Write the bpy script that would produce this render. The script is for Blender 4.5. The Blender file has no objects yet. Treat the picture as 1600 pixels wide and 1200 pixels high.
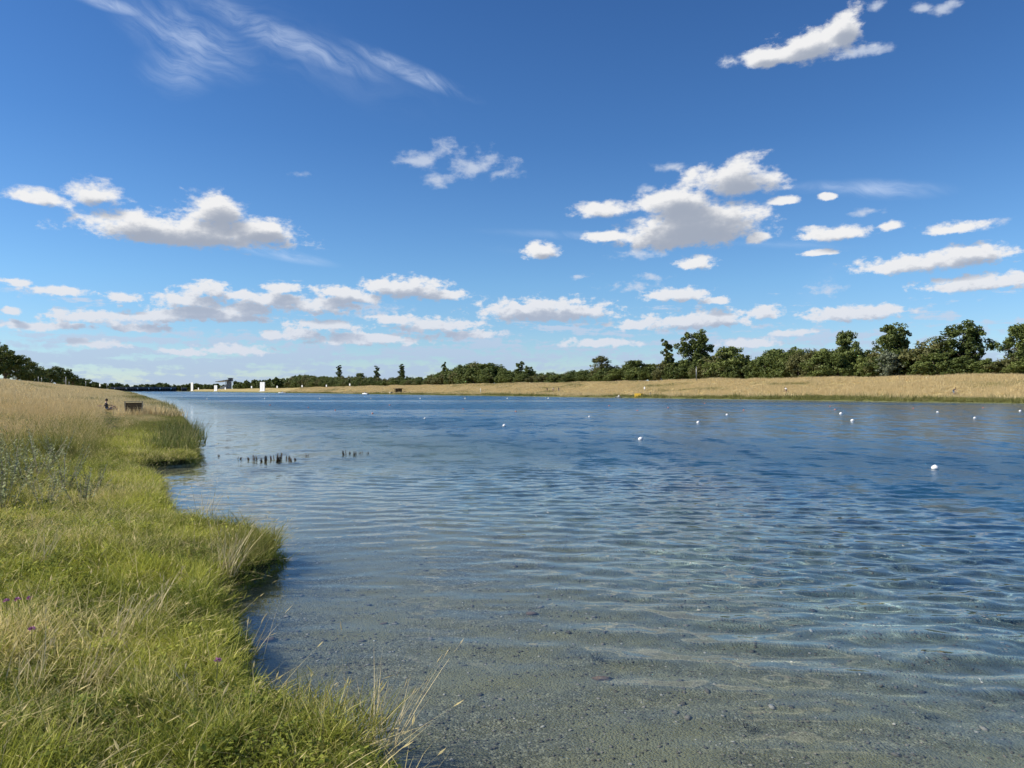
import bpy, math, random
import numpy as np
from mathutils import Vector, Matrix

random.seed(7)
scene = bpy.context.scene
col = scene.collection
R = math.radians

# ---------------------------------------------------------------- camera
FPX = 1186.0          # focal length in photo pixels (1600 wide)
HOR = 610.5           # photo row of the horizon
CAMH = 2.2            # lens above the water
cam_d = bpy.data.cameras.new("camera")
cam = bpy.data.objects.new("camera", cam_d)
col.objects.link(cam)
cam.location = (0, 0, CAMH)
cam.rotation_euler = (R(90), 0, 0)
cam_d.sensor_width = 36.0
cam_d.lens = 36.0 * FPX / 1600.0
cam_d.shift_y = (HOR - 600.0) / 1600.0
cam_d.clip_start = 0.05
cam_d.clip_end = 30000
scene.camera = cam

def atpx(px, py, d):
    """world point seen at photo pixel (px, py) at depth d"""
    return Vector(((px - 800) / FPX * d, d, CAMH + (HOR - py) / FPX * d))

# ---------------------------------------------------------------- light
SUN_EL, SUN_AZ = R(38), R(-94)          # azimuth clockwise from +Y
SUN = Vector((math.cos(SUN_EL) * math.sin(SUN_AZ), math.cos(SUN_EL) * math.cos(SUN_AZ), math.sin(SUN_EL)))
sl = bpy.data.lights.new("sun", 'SUN')
sl.energy = 5.0
sl.angle = R(0.53)
sl.color = (1.0, 0.93, 0.82)
so = bpy.data.objects.new("sun", sl)
so.rotation_euler = SUN.to_track_quat('Z', 'Y').to_euler()
col.objects.link(so)
sl.cycles.is_caustics_light = True

vs = scene.view_settings
vs.view_transform = 'Standard'
vs.look = 'None'
vs.exposure = 0.42
vs.gamma = 1.0
vs.use_curve_mapping = False
scene.cycles.max_bounces = 8
scene.cycles.diffuse_bounces = 3
scene.cycles.glossy_bounces = 3
scene.cycles.transmission_bounces = 6
scene.cycles.transparent_max_bounces = 12
scene.cycles.sample_clamp_indirect = 12.0
scene.cycles.use_denoising = True
scene.cycles.use_adaptive_sampling = True
scene.cycles.adaptive_threshold = 0.02
scene.cycles.adaptive_min_samples = 14

# ---------------------------------------------------------------- node helpers
class NT:
    def __init__(s, tree):
        s.t = tree
    def n(s, typ, **kw):
        nd = s.t.nodes.new(typ)
        for k, v in kw.items():
            if k == 'ins':
                for i, val in v.items():
                    if hasattr(val, 'is_output') or isinstance(val, bpy.types.NodeSocket):
                        s.t.links.new(val, nd.inputs[i])
                    else:
                        nd.inputs[i].default_value = val
            else:
                setattr(nd, k, v)
        return nd
    def link(s, a, b):
        s.t.links.new(a, b)
    def m(s, op, a, b=None, c=None, clamp=False):
        nd = s.t.nodes.new('ShaderNodeMath'); nd.operation = op; nd.use_clamp = clamp
        for i, v in enumerate((a, b, c)):
            if v is None: continue
            if isinstance(v, bpy.types.NodeSocket): s.t.links.new(v, nd.inputs[i])
            else: nd.inputs[i].default_value = v
        return nd.outputs[0]
    def v(s, op, a, b=None, c=None):
        nd = s.t.nodes.new('ShaderNodeVectorMath'); nd.operation = op
        for i, v in enumerate((a, b, c)):
            if v is None: continue
            if isinstance(v, bpy.types.NodeSocket): s.t.links.new(v, nd.inputs[i])
            else: nd.inputs[i].default_value = v
        return nd.outputs['Value'] if op in ('LENGTH', 'DOT_PRODUCT') else nd.outputs[0]
    def sstep(s, x, a, b, lo=0.0, hi=1.0):
        nd = s.t.nodes.new('ShaderNodeMapRange'); nd.interpolation_type = 'SMOOTHSTEP'
        s.t.links.new(x, nd.inputs[0])
        nd.inputs[1].default_value = a; nd.inputs[2].default_value = b
        nd.inputs[3].default_value = lo; nd.inputs[4].default_value = hi
        return nd.outputs[0]
    def noise(s, vec, scale, detail=2, rough=0.5, dim='3D', dist=0.0, lac=2.0):
        nd = s.t.nodes.new('ShaderNodeTexNoise'); nd.noise_dimensions = dim
        if vec is not None: s.t.links.new(vec, nd.inputs['Vector'])
        nd.inputs['Scale'].default_value = scale; nd.inputs['Detail'].default_value = detail
        nd.inputs['Roughness'].default_value = rough; nd.inputs['Distortion'].default_value = dist
        nd.inputs['Lacunarity'].default_value = lac
        return nd
    def mix(s, f, a, b):
        nd = s.t.nodes.new('ShaderNodeMix'); nd.data_type = 'RGBA'
        for i, v in ((0, f), (6, a), (7, b)):
            if isinstance(v, bpy.types.NodeSocket): s.t.links.new(v, nd.inputs[i])
            elif i == 0: nd.inputs[i].default_value = v
            else: nd.inputs[i].default_value = (*v, 1.0) if len(v) == 3 else v
        return nd.outputs[2]
    def mixf(s, f, a, b):
        nd = s.t.nodes.new('ShaderNodeMix'); nd.data_type = 'FLOAT'
        for i, v in ((0, f), (2, a), (3, b)):
            if isinstance(v, bpy.types.NodeSocket): s.t.links.new(v, nd.inputs[i])
            else: nd.inputs[i].default_value = v
        return nd.outputs[0]
    def xyz(s, x=0.0, y=0.0, z=0.0):
        nd = s.t.nodes.new('ShaderNodeCombineXYZ')
        for i, v in enumerate((x, y, z)):
            if isinstance(v, bpy.types.NodeSocket): s.t.links.new(v, nd.inputs[i])
            else: nd.inputs[i].default_value = v
        return nd.outputs[0]
    def sep(s, v):
        nd = s.t.nodes.new('ShaderNodeSeparateXYZ'); s.t.links.new(v, nd.inputs[0]); return nd.outputs

# ---------------------------------------------------------------- world: sky with fair-weather clouds
SKY_STRENGTH = 0.08
world = bpy.data.worlds.new("World")
scene.world = world
world.use_nodes = True
wt = world.node_tree
wt.nodes.clear()
W = NT(wt)

# cumulus puffs, as photo pixels: centre x, centre y, half width, rise above, depth below
CUM = [
 (300,368,170,30,18),(340,332,52,28,20),(220,354,85,22,20),(405,362,62,22,16),
 (62,312,54,17,9),(146,306,50,20,14),
 (1148,288,74,36,18),(1062,318,64,24,20),(1090,358,112,44,28),(1040,372,80,30,18),(945,330,54,14,11),(950,370,46,9,8),(1182,372,22,11,8),
 (845,393,29,16,12),(1087,413,31,13,8),(1226,315,28,8,6),(1297,307,14,6,5),
 (1305,366,58,15,10),(1391,354,22,8,6),(1495,358,52,12,8),(1283,395,34,5,4),
 (1450,412,112,16,12),(1520,398,66,18,13),(1390,420,50,9,8),(1535,443,104,16,11),
 (1328,491,88,13,11),(1372,486,46,11,9),(1192,490,31,13,9),
 (1058,463,56,14,9),(1115,470,24,7,6),
 (850,488,108,22,17),(815,486,62,17,13),(918,488,40,12,11),(1085,502,96,14,13),(1122,497,46,14,11),
 (938,536,62,8,7),(1170,538,50,11,6),
 (640,455,70,22,12),(600,449,36,14,9),(688,461,48,11,8),
 (328,452,38,13,12),(438,451,30,10,9),(295,470,56,16,12),(330,490,110,16,12),(385,485,50,14,12),(190,466,32,9,6),(20,487,16,9,6),
 (140,495,78,11,9),(250,495,60,12,9),(40,511,46,9,6),(530,456,46,10,9),
 (682,510,72,13,9),(423,522,20,9,9),(470,522,34,13,10),(575,530,110,11,9),(370,547,60,8,8),(285,550,40,6,6),(150,538,50,8,7),
 (95,510,50,8,7),(215,512,60,8,7),(510,508,60,9,8),(620,500,44,9,8),(735,522,50,8,7),(1000,508,50,9,8),(1240,520,40,6,5),
 (420,468,60,14,12),(500,478,70,13,12),(560,466,44,11,10),(380,462,40,9,8),(20,440,30,6,6),(90,455,50,8,7),(1255,76,78,22,18),(1318,48,34,26,20),(1208,84,54,17,14),
]
# thinner, greyer or fraying scraps
THIN = [
 (645,252,42,15,14),(715,247,52,25,17),(782,271,38,12,11),(677,280,34,15,12),(745,262,70,20,16),(470,272,26,9,8),
 (1345,80,54,9,9),(1165,90,36,16,14),(1052,262,32,12,9),(1014,293,20,9,9),(1000,396,52,10,10),(1170,296,48,8,8),
 (470,472,165,20,22),(560,480,80,14,16),(60,455,80,10,12),(590,487,50,9,9),(990,448,52,9,10),(1022,434,28,7,7),
 (1380,10,18,9,9),(1470,14,26,9,9),(1440,12,18,8,8),(905,432,20,5,5),(1525,352,60,8,8),(1360,330,40,7,7),
 (60,540,110,11,9),(280,520,120,7,8),(700,548,120,9,8),(850,556,150,10,8),(560,560,160,9,9),(300,572,200,10,10),(90,565,140,10,9),
 (250,552,70,7,6),(480,548,90,8,7),(640,546,60,7,6),(790,548,70,7,6),(1010,560,130,9,8),(1060,520,60,7,6),(900,575,170,9,9),(700,580,200,9,9),(1290,455,30,18,10),
]
def cl_param(c):
    px, py, a, up, dn = c
    a, up, dn = a * 1.12, up * 1.15, dn * 1.1
    dx = px - 800
    rr = math.hypot(FPX, dx)
    az = math.atan2(dx, FPX); el = math.atan2(HOR - py, rr)
    return az, el, a * FPX / rr**2, up / rr, dn / rr


def reach(c):
    az, el, a, bu, bd = cl_param(c)
    pad = 0.02 + 0.05 * max(el, 0)
    return az - a * 1.5 - pad, az + a * 1.5 + pad, el - bd * 1.6 - pad * .6 - .03, el + bu * 1.6 + pad * .6

tc = W.n('ShaderNodeTexCoord')
D = W.v('NORMALIZE', tc.outputs['Generated'])
ds = W.sep(D)
az = W.m('ARCTAN2', ds[0], ds[1])
el = W.m('ARCSINE', ds[2])
P = W.xyz(az, el, 0.0)
k = 1.0 / SKY_STRENGTH
nis = W.n('ShaderNodeTexSky', sky_type='NISHITA')
nis.sun_disc = False
nis.sun_elevation = SUN_EL
nis.sun_rotation = SUN_AZ
nis.altitude = 400
nis.air_density = 1.15
nis.dust_density = 0.0
nis.ozone_density = 3.5
warm = W.n('ShaderNodeMix', data_type='RGBA', blend_type='MULTIPLY')
warm.inputs[0].default_value = 1.0
W.link(nis.outputs[0], warm.inputs[6])
rmp = W.n('ShaderNodeValToRGB', ins={0: W.m('MULTIPLY', el, 1.6)})
ce = rmp.color_ramp.elements
ce[0].position = 0.0; ce[0].color = (.78, .95, 1.28, 1)
ce[1].position = 1.0; ce[1].color = (.37, .65, 1.0, 1)
for p_, c_ in ((.22, (.68, .97, 1.26, 1)), (.50, (.46, .77, 1.12, 1)), (.78, (.38, .67, 1.03, 1))):
    e__ = ce.new(p_); e__.color = c_
W.link(rmp.outputs[0], warm.inputs[7])
SKYC = warm.outputs[2]
CL_LIT, CL_SHADE = (0.66 * k, 0.66 * k, 0.665 * k), (0.27 * k, 0.305 * k, 0.375 * k)
CIRRUS = [(165,4,90,12,R(6),1.0),(300,62,130,50,R(14),.85),(290,95,90,50,R(-28),.75),(450,62,190,26,R(14),1.0),(640,112,120,15,R(18),1.1),(420,60,330,60,R(15),.35),
          (425,394,110,11,R(9),1.0),(1375,296,120,17,R(7),.8),(1300,292,90,12,R(4),.55),(960,370,240,9,R(3),.55),(1230,382,130,8,R(6),.45),(1290,440,60,26,R(-35),.3),(800,392,70,10,R(8),.3)]

def new_group(name, ins, outs):
    g = bpy.data.node_groups.new(name, 'ShaderNodeTree')
    for n, t in ins: g.interface.new_socket(n, in_out='INPUT', socket_type=t)
    for n, t in outs: g.interface.new_socket(n, in_out='OUTPUT', socket_type=t)
    return g, NT(g), g.nodes.new('NodeGroupInput').outputs, g.nodes.new('NodeGroupOutput').inputs
def use_group(T, g, *ins):
    nd = T.t.nodes.new('ShaderNodeGroup'); nd.node_tree = g
    for i, v in enumerate(ins):
        if isinstance(v, bpy.types.NodeSocket): T.t.links.new(v, nd.inputs[i])
        else: nd.inputs[i].default_value = v
    return nd.outputs
FL, VE, CO, SH = 'NodeSocketFloat', 'NodeSocketVector', 'NodeSocketColor', 'NodeSocketShader'
# billowing detail, finer towards the horizon where clouds are farther away
G_FB, T, gi, go = new_group("cloud_billow", [("P", VE)], [("F", FL)])
st = T.v('MULTIPLY', gi[0], (1.0, 1.7, 1.0))
T.link(T.mixf(T.sstep(T.sep(gi[0])[1], 0.05, 0.34), T.noise(st, 64, 5, 0.60, '2D').outputs[0], T.noise(st, 25, 6, 0.60, '2D').outputs[0]), go[0])
G_WARP, T, gi, go = new_group("cloud_warp", [("P", VE)], [("W", VE)])
st = T.v('MULTIPLY', gi[0], (1.0, 1.7, 1.0)); e_ = T.sep(gi[0])[1]
wc = T.mix(T.sstep(e_, 0.05, 0.34), T.noise(st, 50, 2, 0.5, '2D').outputs['Color'], T.noise(st, 17, 2, 0.5, '2D').outputs['Color'])
amp = T.sstep(e_, 0.0, 0.4, 0.006, 0.020)
T.link(T.v('MULTIPLY', T.v('SUBTRACT', wc, (0.5, 0.5, 0.5)), T.xyz(amp, T.m('MULTIPLY', amp, 0.55), 0.0)), go[0])
# scattered clouds of the same kind over the rest of the sky, on a flat layer seen in perspective
G_GEN, T, gi, go = new_group("cloud_layer", [("Q", VE)], [("F", FL)])
q = T.sep(gi[0])
inv = T.m('DIVIDE', 1.0, T.m('TANGENT', T.m('MAXIMUM', q[1], 0.03)))
lay = T.xyz(T.m('MULTIPLY', T.m('SINE', q[0]), inv), T.m('MULTIPLY', T.m('COSINE', q[0]), inv), 0.0)
nl = T.noise(lay, 0.85, 3, 0.55, '2D').outputs[0]
outside = T.m('MAXIMUM', T.sstep(T.m('ABSOLUTE', q[0]), 0.60, 0.72), T.sstep(q[1], 0.50, 0.62))
T.link(T.m('ADD', T.m('MULTIPLY', T.m('SUBTRACT', nl, 0.60), 9.0), T.mixf(outside, -3.0, 0.0)), go[0])
G_LOW, T, gi, go = new_group("cloud_low_band", [("P", VE)], [("F", FL)])
lb = T.m('MULTIPLY', T.m('SUBTRACT', T.noise(T.v('MULTIPLY', gi[0], (9.0, 70.0, 1.0)), 1.0, 4, 0.6, '2D').outputs[0], 0.5), 6.0)
T.link(T.m('ADD', lb, T.sstep(T.sep(gi[0])[1], 0.025, 0.16, 1.05, -1.5)), go[0])
G_CN, T, gi, go = new_group("cirrus_fibres", [("P", VE)], [("F", FL)])
wq = T.noise(gi[0], 7, 3, 0.55, '2D').outputs['Color']
pc = T.v('ADD', gi[0], T.v('MULTIPLY', T.v('SUBTRACT', wq, (.5, .5, .5)), (0.07, 0.07, 0.0)))
vr = T.n('ShaderNodeVectorRotate', rotation_type='Z_AXIS', ins={'Vector': pc, 'Angle': R(16)})
T.link(T.noise(T.v('MULTIPLY', vr.outputs[0], (9.0, 42.0, 1.0)), 1.0, 6, 0.62, '2D').outputs[0], go[0])

def puffs_group(lst):
    g, T, gi, go = new_group("cloud_puffs", [("Q", VE)], [("F", FL)])
    q = T.sep(gi[0]); Q3 = T.xyz(q[0], q[1], q[1]); cur = None
    for c in lst:
        ca, ce_, a, bu, bd = cl_param(c)
        n1 = T.v('MULTIPLY_ADD', Q3, (1 / a, 1 / bu, -1 / bd), (-ca / a, -ce_ / bu, ce_ / bd))
        ln = T.v('LENGTH', T.v('MAXIMUM', n1, (-99.0, 0.0, 0.0)))
        cur = ln if cur is None else T.m('SMOOTH_MIN', cur, ln, 0.12)
    T.link(T.m('SUBTRACT', 1.0, cur), go[0])
    return g
ncell = [0]
ERO = 1.95
def cell(dense, thin, cirrus, gen_on, low_on):
    """one patch of sky as its own node group: colour of clear sky in, shader out"""
    ncell[0] += 1; jit = ncell[0] * 1e-6
    g, T, gi, go = new_group("sky_patch", [("P", VE), ("Sky", CO), ("Warp", VE), ("Billow", FL)], [("S", SH)])
    P_, cur, wv, fb = gi[0], gi[1], gi[2], gi[3]
    e_ = T.sep(P_)[1]
    above = T.sstep(e_, -0.004, 0.012)
    Q = T.v('ADD', P_, wv)
    gd = puffs_group(dense) if dense else None
    def field(Qv):
        f = use_group(T, gd, Qv)[0] if gd else None
        if gen_on:
            ge = use_group(T, G_GEN, Qv)[0]
            f = ge if f is None else T.m('MAXIMUM', f, ge)
        return f
    if cirrus:
        cir = None
        for (px, py, a, b, rot, fall) in cirrus:
            azc, elc, aa, bb, _ = cl_param((px, py, a, b, b))
            q = T.v('SUBTRACT', P_, (azc, elc, 0.0))
            c, s_ = math.cos(rot), math.sin(rot)
            r = T.v('LENGTH', T.xyz(T.m('DIVIDE', T.v('DOT_PRODUCT', q, (c, -s_, 0)), aa), T.m('DIVIDE', T.v('DOT_PRODUCT', q, (s_, c, 0)), bb), 0.0))
            s1 = T.m('MULTIPLY', T.m('SUBTRACT', 1.0, r, clamp=True), fall)
            cir = s1 if cir is None else T.m('MAXIMUM', cir, s1)
        cn = use_group(T, G_CN, T.v('ADD', P_, (jit, 0.0, 0.0)))[0]
        cur = T.mix(T.m('MULTIPLY', T.m('MULTIPLY', T.sstep(cir, 0.0, 0.9), T.sstep(cn, 0.26, 0.80)), 0.60), cur, (0.52 * k, 0.60 * k, 0.74 * k))
    ft = use_group(T, puffs_group(thin), Q)[0] if thin else None
    if low_on:
        lb = use_group(T, G_LOW, T.v('ADD', P_, (jit, 0.0, 0.0)))[0]
        ft = lb if ft is None else T.m('MAXIMUM', ft, lb)
    if ft is not None:
        ft = T.m('ADD', T.m('MULTIPLY', ft, 0.9), T.m('MULTIPLY', T.m('SUBTRACT', fb, 0.54), 2.8))
        a_t = T.m('MULTIPLY', T.m('MULTIPLY', T.sstep(ft, 0.0, 1.0), 0.74), above)
        cur = T.mix(a_t, cur, T.mix(T.sstep(e_, 0.0, 0.14), (0.31 * k, 0.40 * k, 0.56 * k), (0.48 * k, 0.53 * k, 0.62 * k)))
    sh = T.n('ShaderNodeBackground', ins={'Color': cur, 'Strength': SKY_STRENGTH}).outputs[0]
    f0 = field(Q)
    if f0 is not None:
        f0 = T.m('ADD', f0, T.m('MULTIPLY', T.m('SUBTRACT', fb, 0.5), ERO))
        a_d = T.m('MULTIPLY', T.sstep(f0, -0.08, 0.48), above)
        o1 = (-0.005 + jit, 0.010, 0.0); o2 = (-0.009 + jit, 0.016, 0.0)
        f1 = T.m('ADD', field(T.v('ADD', Q, o1)), T.m('MULTIPLY', T.m('SUBTRACT', use_group(T, G_FB, T.v('ADD', P_, o1))[0], 0.5), ERO))
        f2 = field(T.v('ADD', Q, o2))
        occ = T.m('ADD', T.m('MULTIPLY', T.sstep(f1, -0.1, 1.1), 0.8), T.m('MULTIPLY', T.sstep(f2, -0.1, 0.8), 0.9))
        lit = T.m('POWER', 2.718, T.m('MULTIPLY', occ, -1.35))
        air = T.sstep(e_, 0.03, 0.20, 0.50, 0.0)         # far low clouds seen through more air
        cb = T.n('ShaderNodeBackground', ins={'Color': T.mix(air, T.mix(T.sstep(lit, 0.10, 0.80), CL_SHADE, CL_LIT), (0.36 * k, 0.44 * k, 0.58 * k)), 'Strength': SKY_STRENGTH}).outputs[0]
        sh = T.n('ShaderNodeMixShader', ins={0: a_d, 1: sh, 2: cb}).outputs[0]
    T.link(sh, go[0])
    return use_group(W, g, P, SKYC, WARP, BILLOW)[0]
def mixsh(f, a, b):
    return W.n('ShaderNodeMixShader', ins={0: f, 1: a, 2: b}).outputs[0]
WARP = use_group(W, G_WARP, P)[0]
BILLOW = use_group(W, G_FB, P)[0]
plain_bg = W.n('ShaderNodeBackground', ins={'Color': SKYC, 'Strength': SKY_STRENGTH}).outputs[0]
AZE = [-0.75, -0.36, -0.12, 0.12, 0.36, 0.75]
ELE = [-0.012, 0.085, 0.16, 0.30, 0.64]
def pick(lst, a0, a1, e0, e1):
    out = []
    for c in lst:
        r = reach(c[:5] if len(c) == 5 else (c[0], c[1], c[2], c[3] + c[2] * abs(math.sin(c[4])), c[3] + c[2] * abs(math.sin(c[4]))))
        if r[0] < a1 and r[1] > a0 and r[2] < e1 and r[3] > e0: out.append(c)
    return out
inner = None
for j in range(len(AZE) - 1):
    column = None
    for i in range(len(ELE) - 1):
        a0, a1, e0, e1 = AZE[j], AZE[j + 1], ELE[i], ELE[i + 1]
        edge = j in (0, len(AZE) - 2) or i == len(ELE) - 2
        sh = cell(pick(CUM, a0, a1, e0, e1), pick(THIN, a0, a1, e0, e1), pick(CIRRUS, a0, a1, e0, e1), edge, i < 2)
        column = sh if column is None else mixsh(W.m('GREATER_THAN', el, e0), column, sh)
    inner = column if inner is None else mixsh(W.m('GREATER_THAN', az, AZE[j]), inner, column)
outer = cell([], [], [], True, True)
infr = W.m('MULTIPLY', W.m('LESS_THAN', W.m('ABSOLUTE', az), AZE[-1]), W.m('LESS_THAN', el, ELE[-1]))
full = mixsh(infr, outer, inner)
full = mixsh(W.m('GREATER_THAN', el, ELE[0]), plain_bg, full)
wo = W.n('ShaderNodeOutputWorld')
W.link(full, wo.inputs[0])
world.cycles.sampling_method = 'NONE'

# ---------------------------------------------------------------- course frame: u runs down the course, v across it
YAW = math.atan2(600.0, FPX)
CS, SN = math.cos(YAW), math.sin(YAW)
def uv2xy(u, v):
    return -u * SN + v * CS, u * CS + v * SN
def xy2uv(x, y):
    return -x * SN + y * CS, x * CS + y * SN

def hash2(ix, iy, seed):
    h = (ix.astype(np.int64) * 374761393 + iy.astype(np.int64) * 668265263 + seed * 144269) & 0x7fffffff
    h = ((h ^ (h >> 13)) * 1274126177) & 0x7fffffff
    return ((h ^ (h >> 16)) & 0xffff) / 65535.0
def vnoise(x, y, seed=0):
    x = np.asarray(x, float); y = np.asarray(y, float)
    ix, iy = np.floor(x), np.floor(y)
    fx, fy = x - ix, y - iy
    fx = fx * fx * (3 - 2 * fx); fy = fy * fy * (3 - 2 * fy)
    a = hash2(ix, iy, seed); b = hash2(ix + 1, iy, seed); c = hash2(ix, iy + 1, seed); d = hash2(ix + 1, iy + 1, seed)
    return (a * (1 - fx) + b * fx) * (1 - fy) + (c * (1 - fx) + d * fx) * fy
def fbm(x, y, seed=0, oct=4):
    s, a, t = 0, 0.5, 0
    for i in range(oct):
        s = s + a * vnoise(x * 2**i, y * 2**i, seed + i * 17); t += a; a *= 0.5
    return s / t
def ss(t):
    t = np.clip(t, 0, 1); return t * t * (3 - 2 * t)

SHORE = [(-200,2.2),(-20,2.0),(0,1.7),(3.5,1.42),(4.2,1.22),(4.7,1.08),(5.4,.80),(6.1,.74),(7.0,.90),(7.6,.86),(8.1,.86),(8.6,.88),(8.9,1.2),(9.5,1.62),(10.3,1.80),
         (11.4,1.60),(12.6,.98),(13.4,.72),(16.3,.62),(19.7,.62),(21.5,.35),(22.9,.05),(23.7,.55),(24.3,1.7),(26,1.95),(31.5,2.3),(47.5,3.2),(96,4.6),(199,4.4),(446,4.5),(3000,4.5)]
SU = np.array([a for a, b in SHORE]); SV = np.array([b for a, b in SHORE])
def shore_v(u):
    u = np.asarray(u, float)
    return np.interp(u, SU, SV) + (fbm(u * 2.3, u * 0, 3, 3) - .5) * 0.22 + (fbm(u * .35, u * 0, 9, 2) - .5) * 0.3 * ss((u - 14) / 20)
RIGHT = 137.0
END = 2060.0
def ground_z(u, v):
    u = np.asarray(u, float); v = np.asarray(v, float)
    s = shore_v(u) - v
    lump = (fbm(u * 1.6, v * 1.6, 5, 3) - .5) * .12 * ss(s / .8) + (fbm(u * .25, v * .25, 6, 3) - .5) * .35 * ss((s - 2) / 8)
    zl = 0.27 * ss((s + .02) / .22) + .16 * ss(s / 2.6) + 4.75 * ss((s - 4) / 36) + lump - .03
    dep = np.interp(-s, [0, .25, 1, 3, 6, 10, 16, 26, 45], [0.03, .10, .24, .40, .68, 1.15, 2.0, 3.0, 3.4])
    r = v - (RIGHT + (fbm(u * .12, u * 0, 21, 4) - .5) * 2.2)
    zr = np.interp(r, [0, .3, 1.5, 5, 8, 24, 27, 60], [-.05, .25, .5, .85, 1.05, 5.35, 5.45, 5.0]) + (fbm(u * .05, v * .08, 8, 4) - .5) * 1.3 * ss(r / 9)
    depr = np.interp(-r, [0, 2, 8, 20, 40], [0.05, .5, 1.6, 2.8, 3.4])
    mid = -np.minimum(dep, depr) + (fbm(u * 1.2, v * 1.2, 31, 3) - .5) * .05
    z = np.where(s > 0, zl, np.where(r > 0, zr, mid))
    e = ss((u - END) / 12)
    return np.where((s <= 0) & (r <= 0), z * (1 - e) + 1.0 * e, z)
def gz(x, y):
    u, v = xy2uv(x, y)
    return float(ground_z(u, v))

def tag(o, label=None, cat=None, group=None, kind=None):
    if label: o['label'] = label
    if cat: o['category'] = cat
    if group: o['group'] = group
    if kind: o['kind'] = kind
    return o
def mesh_np(name, verts, faces, smooth=False):
    """faces: (n,k) int array"""
    me = bpy.data.meshes.new(name)
    verts = np.asarray(verts, np.float32); faces = np.asarray(faces, np.int32)
    n, k_ = faces.shape
    me.vertices.add(len(verts)); me.vertices.foreach_set('co', verts.ravel())
    me.loops.add(n * k_); me.loops.foreach_set('vertex_index', faces.ravel())
    me.polygons.add(n); me.polygons.foreach_set('loop_start', np.arange(0, n * k_, k_, dtype=np.int32))
    if smooth: me.polygons.foreach_set('use_smooth', np.ones(n, bool))
    me.update(calc_edges=True); me.validate()
    return me
def attr(me, name, data, typ='FLOAT'):
    a = me.attributes.new(name, typ, 'POINT')
    a.data.foreach_set('value' if typ in ('FLOAT', 'INT') else 'vector', np.asarray(data).ravel())
def link_obj(name, me, mat=None, parent=None, loc=None):
    o = bpy.data.objects.new(name, me); col.objects.link(o)
    if mat is not None and me is not None and not me.materials: me.materials.append(mat)
    if parent is not None: o.parent = parent
    if loc is not None: o.location = loc
    return o
def new_mat(name):
    m = bpy.data.materials.new(name); m.use_nodes = True
    m.node_tree.nodes.clear()
    return m, NT(m.node_tree)
def plain(name, c, rough=.6, metal=0.0, var=.12, scale=6.0, spec=.4, bump=.0):
    m, T = new_mat(name)
    tcn = T.n('ShaderNodeTexCoord')
    nz = T.noise(tcn.outputs['Object'], scale, 4, .6).outputs[0]
    lo = tuple(max(0, x * (1 - var * 1.5)) for x in c); hi = tuple(min(1, x * (1 + var)) for x in c)
    b = T.n('ShaderNodeBsdfPrincipled', ins={'Roughness': rough, 'Metallic': metal, 'Specular IOR Level': spec, 'Base Color': T.mix(T.sstep(nz, .3, .7), lo, hi)})
    if bump:
        bp = T.n('ShaderNodeBump', ins={'Strength': bump, 'Distance': .02, 'Height': nz}); T.link(bp.outputs[0], b.inputs['Normal'])
    o = T.n('ShaderNodeOutputMaterial'); T.link(b.outputs[0], o.inputs[0])
    return m

def grid_mesh(name, us, vs_, zfun, smooth=True):
    U, V = np.meshgrid(us, vs_, indexing='ij')
    X, Y = uv2xy(U, V)
    Z = zfun(U, V)
    nu, nv = U.shape
    idx = np.arange(nu * nv).reshape(nu, nv)
    f = np.stack([idx[:-1, :-1], idx[1:, :-1], idx[1:, 1:], idx[:-1, 1:]], -1).reshape(-1, 4)[:, ::-1]
    return mesh_np(name, np.stack([X, Y, Z], -1).reshape(-1, 3), f, smooth), U, V
def grow(start, stop, step, ratio):
    out = [start]; sgn = 1 if stop > start else -1
    while (stop - out[-1]) * sgn > step:
        out.append(out[-1] + sgn * step); step *= ratio
    out.append(stop)
    return out

# ---------------------------------------------------------------- ground (banks, dikes and lake bed in one sheet)
us = sorted(set(grow(0, -3000, .5, 1.25)[1:] + list(np.arange(0, 30, .12)) + grow(30, 9000, .14, 1.035)))
vsl = sorted(set(grow(-6, -5000, .15, 1.06)[1:] + list(np.arange(-6, 9, .11)) + grow(9, RIGHT - 6, .15, 1.045)[:-1] + list(np.arange(RIGHT - 6, RIGHT + 30, .6)) + grow(RIGHT + 30, 6000, .8, 1.2)))
gme, U, V = grid_mesh("ground", np.array(us), np.array(vsl), ground_z)
m, T = new_mat("ground_soil")
geo = T.n('ShaderNodeNewGeometry'); pos = geo.outputs['Position']; ps = T.sep(pos)
big = T.noise(pos, .35, 4, .6).outputs[0]; fine = T.noise(pos, 9, 5, .65).outputs[0]; tiny = T.noise(pos, 60, 3, .6).outputs[0]
strand = T.noise(T.v('MULTIPLY', pos, (1.0, 1.0, .3)), 2.2, 5, .7).outputs[0]
dryc = T.mix(T.sstep(strand, .3, .7), (.28, .22, .10), (.50, .40, .19))
dryc = T.mix(T.sstep(big, .35, .68), dryc, (.27, .225, .095))
soil = T.mix(T.sstep(fine, .35, .7), (.035, .035, .014), (.085, .085, .03))
u_ = T.v('DOT_PRODUCT', pos, (-SN, CS, 0)); v_ = T.v('DOT_PRODUCT', pos, (CS, SN, 0))
far = T.m('MAXIMUM', T.sstep(u_, 30, 90), T.sstep(v_, 100, 130))
green = T.mix(T.sstep(fine, .3, .7), (.07, .09, .025), (.15, .15, .05))
fr = T.sstep(T.m('ADD', ps[2], T.m('MULTIPLY', T.m('SUBTRACT', big, .5), .8)), .55, 1.25)
land = T.mix(far, soil, T.mix(fr, green, dryc))
gr = T.n('ShaderNodeTexVoronoi', feature='F1', ins={'Scale': 55.0, 'Vector': T.v('ADD', pos, T.v('SCALE', T.noise(pos, 30, 2, .5).outputs['Color'], None))})
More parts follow.
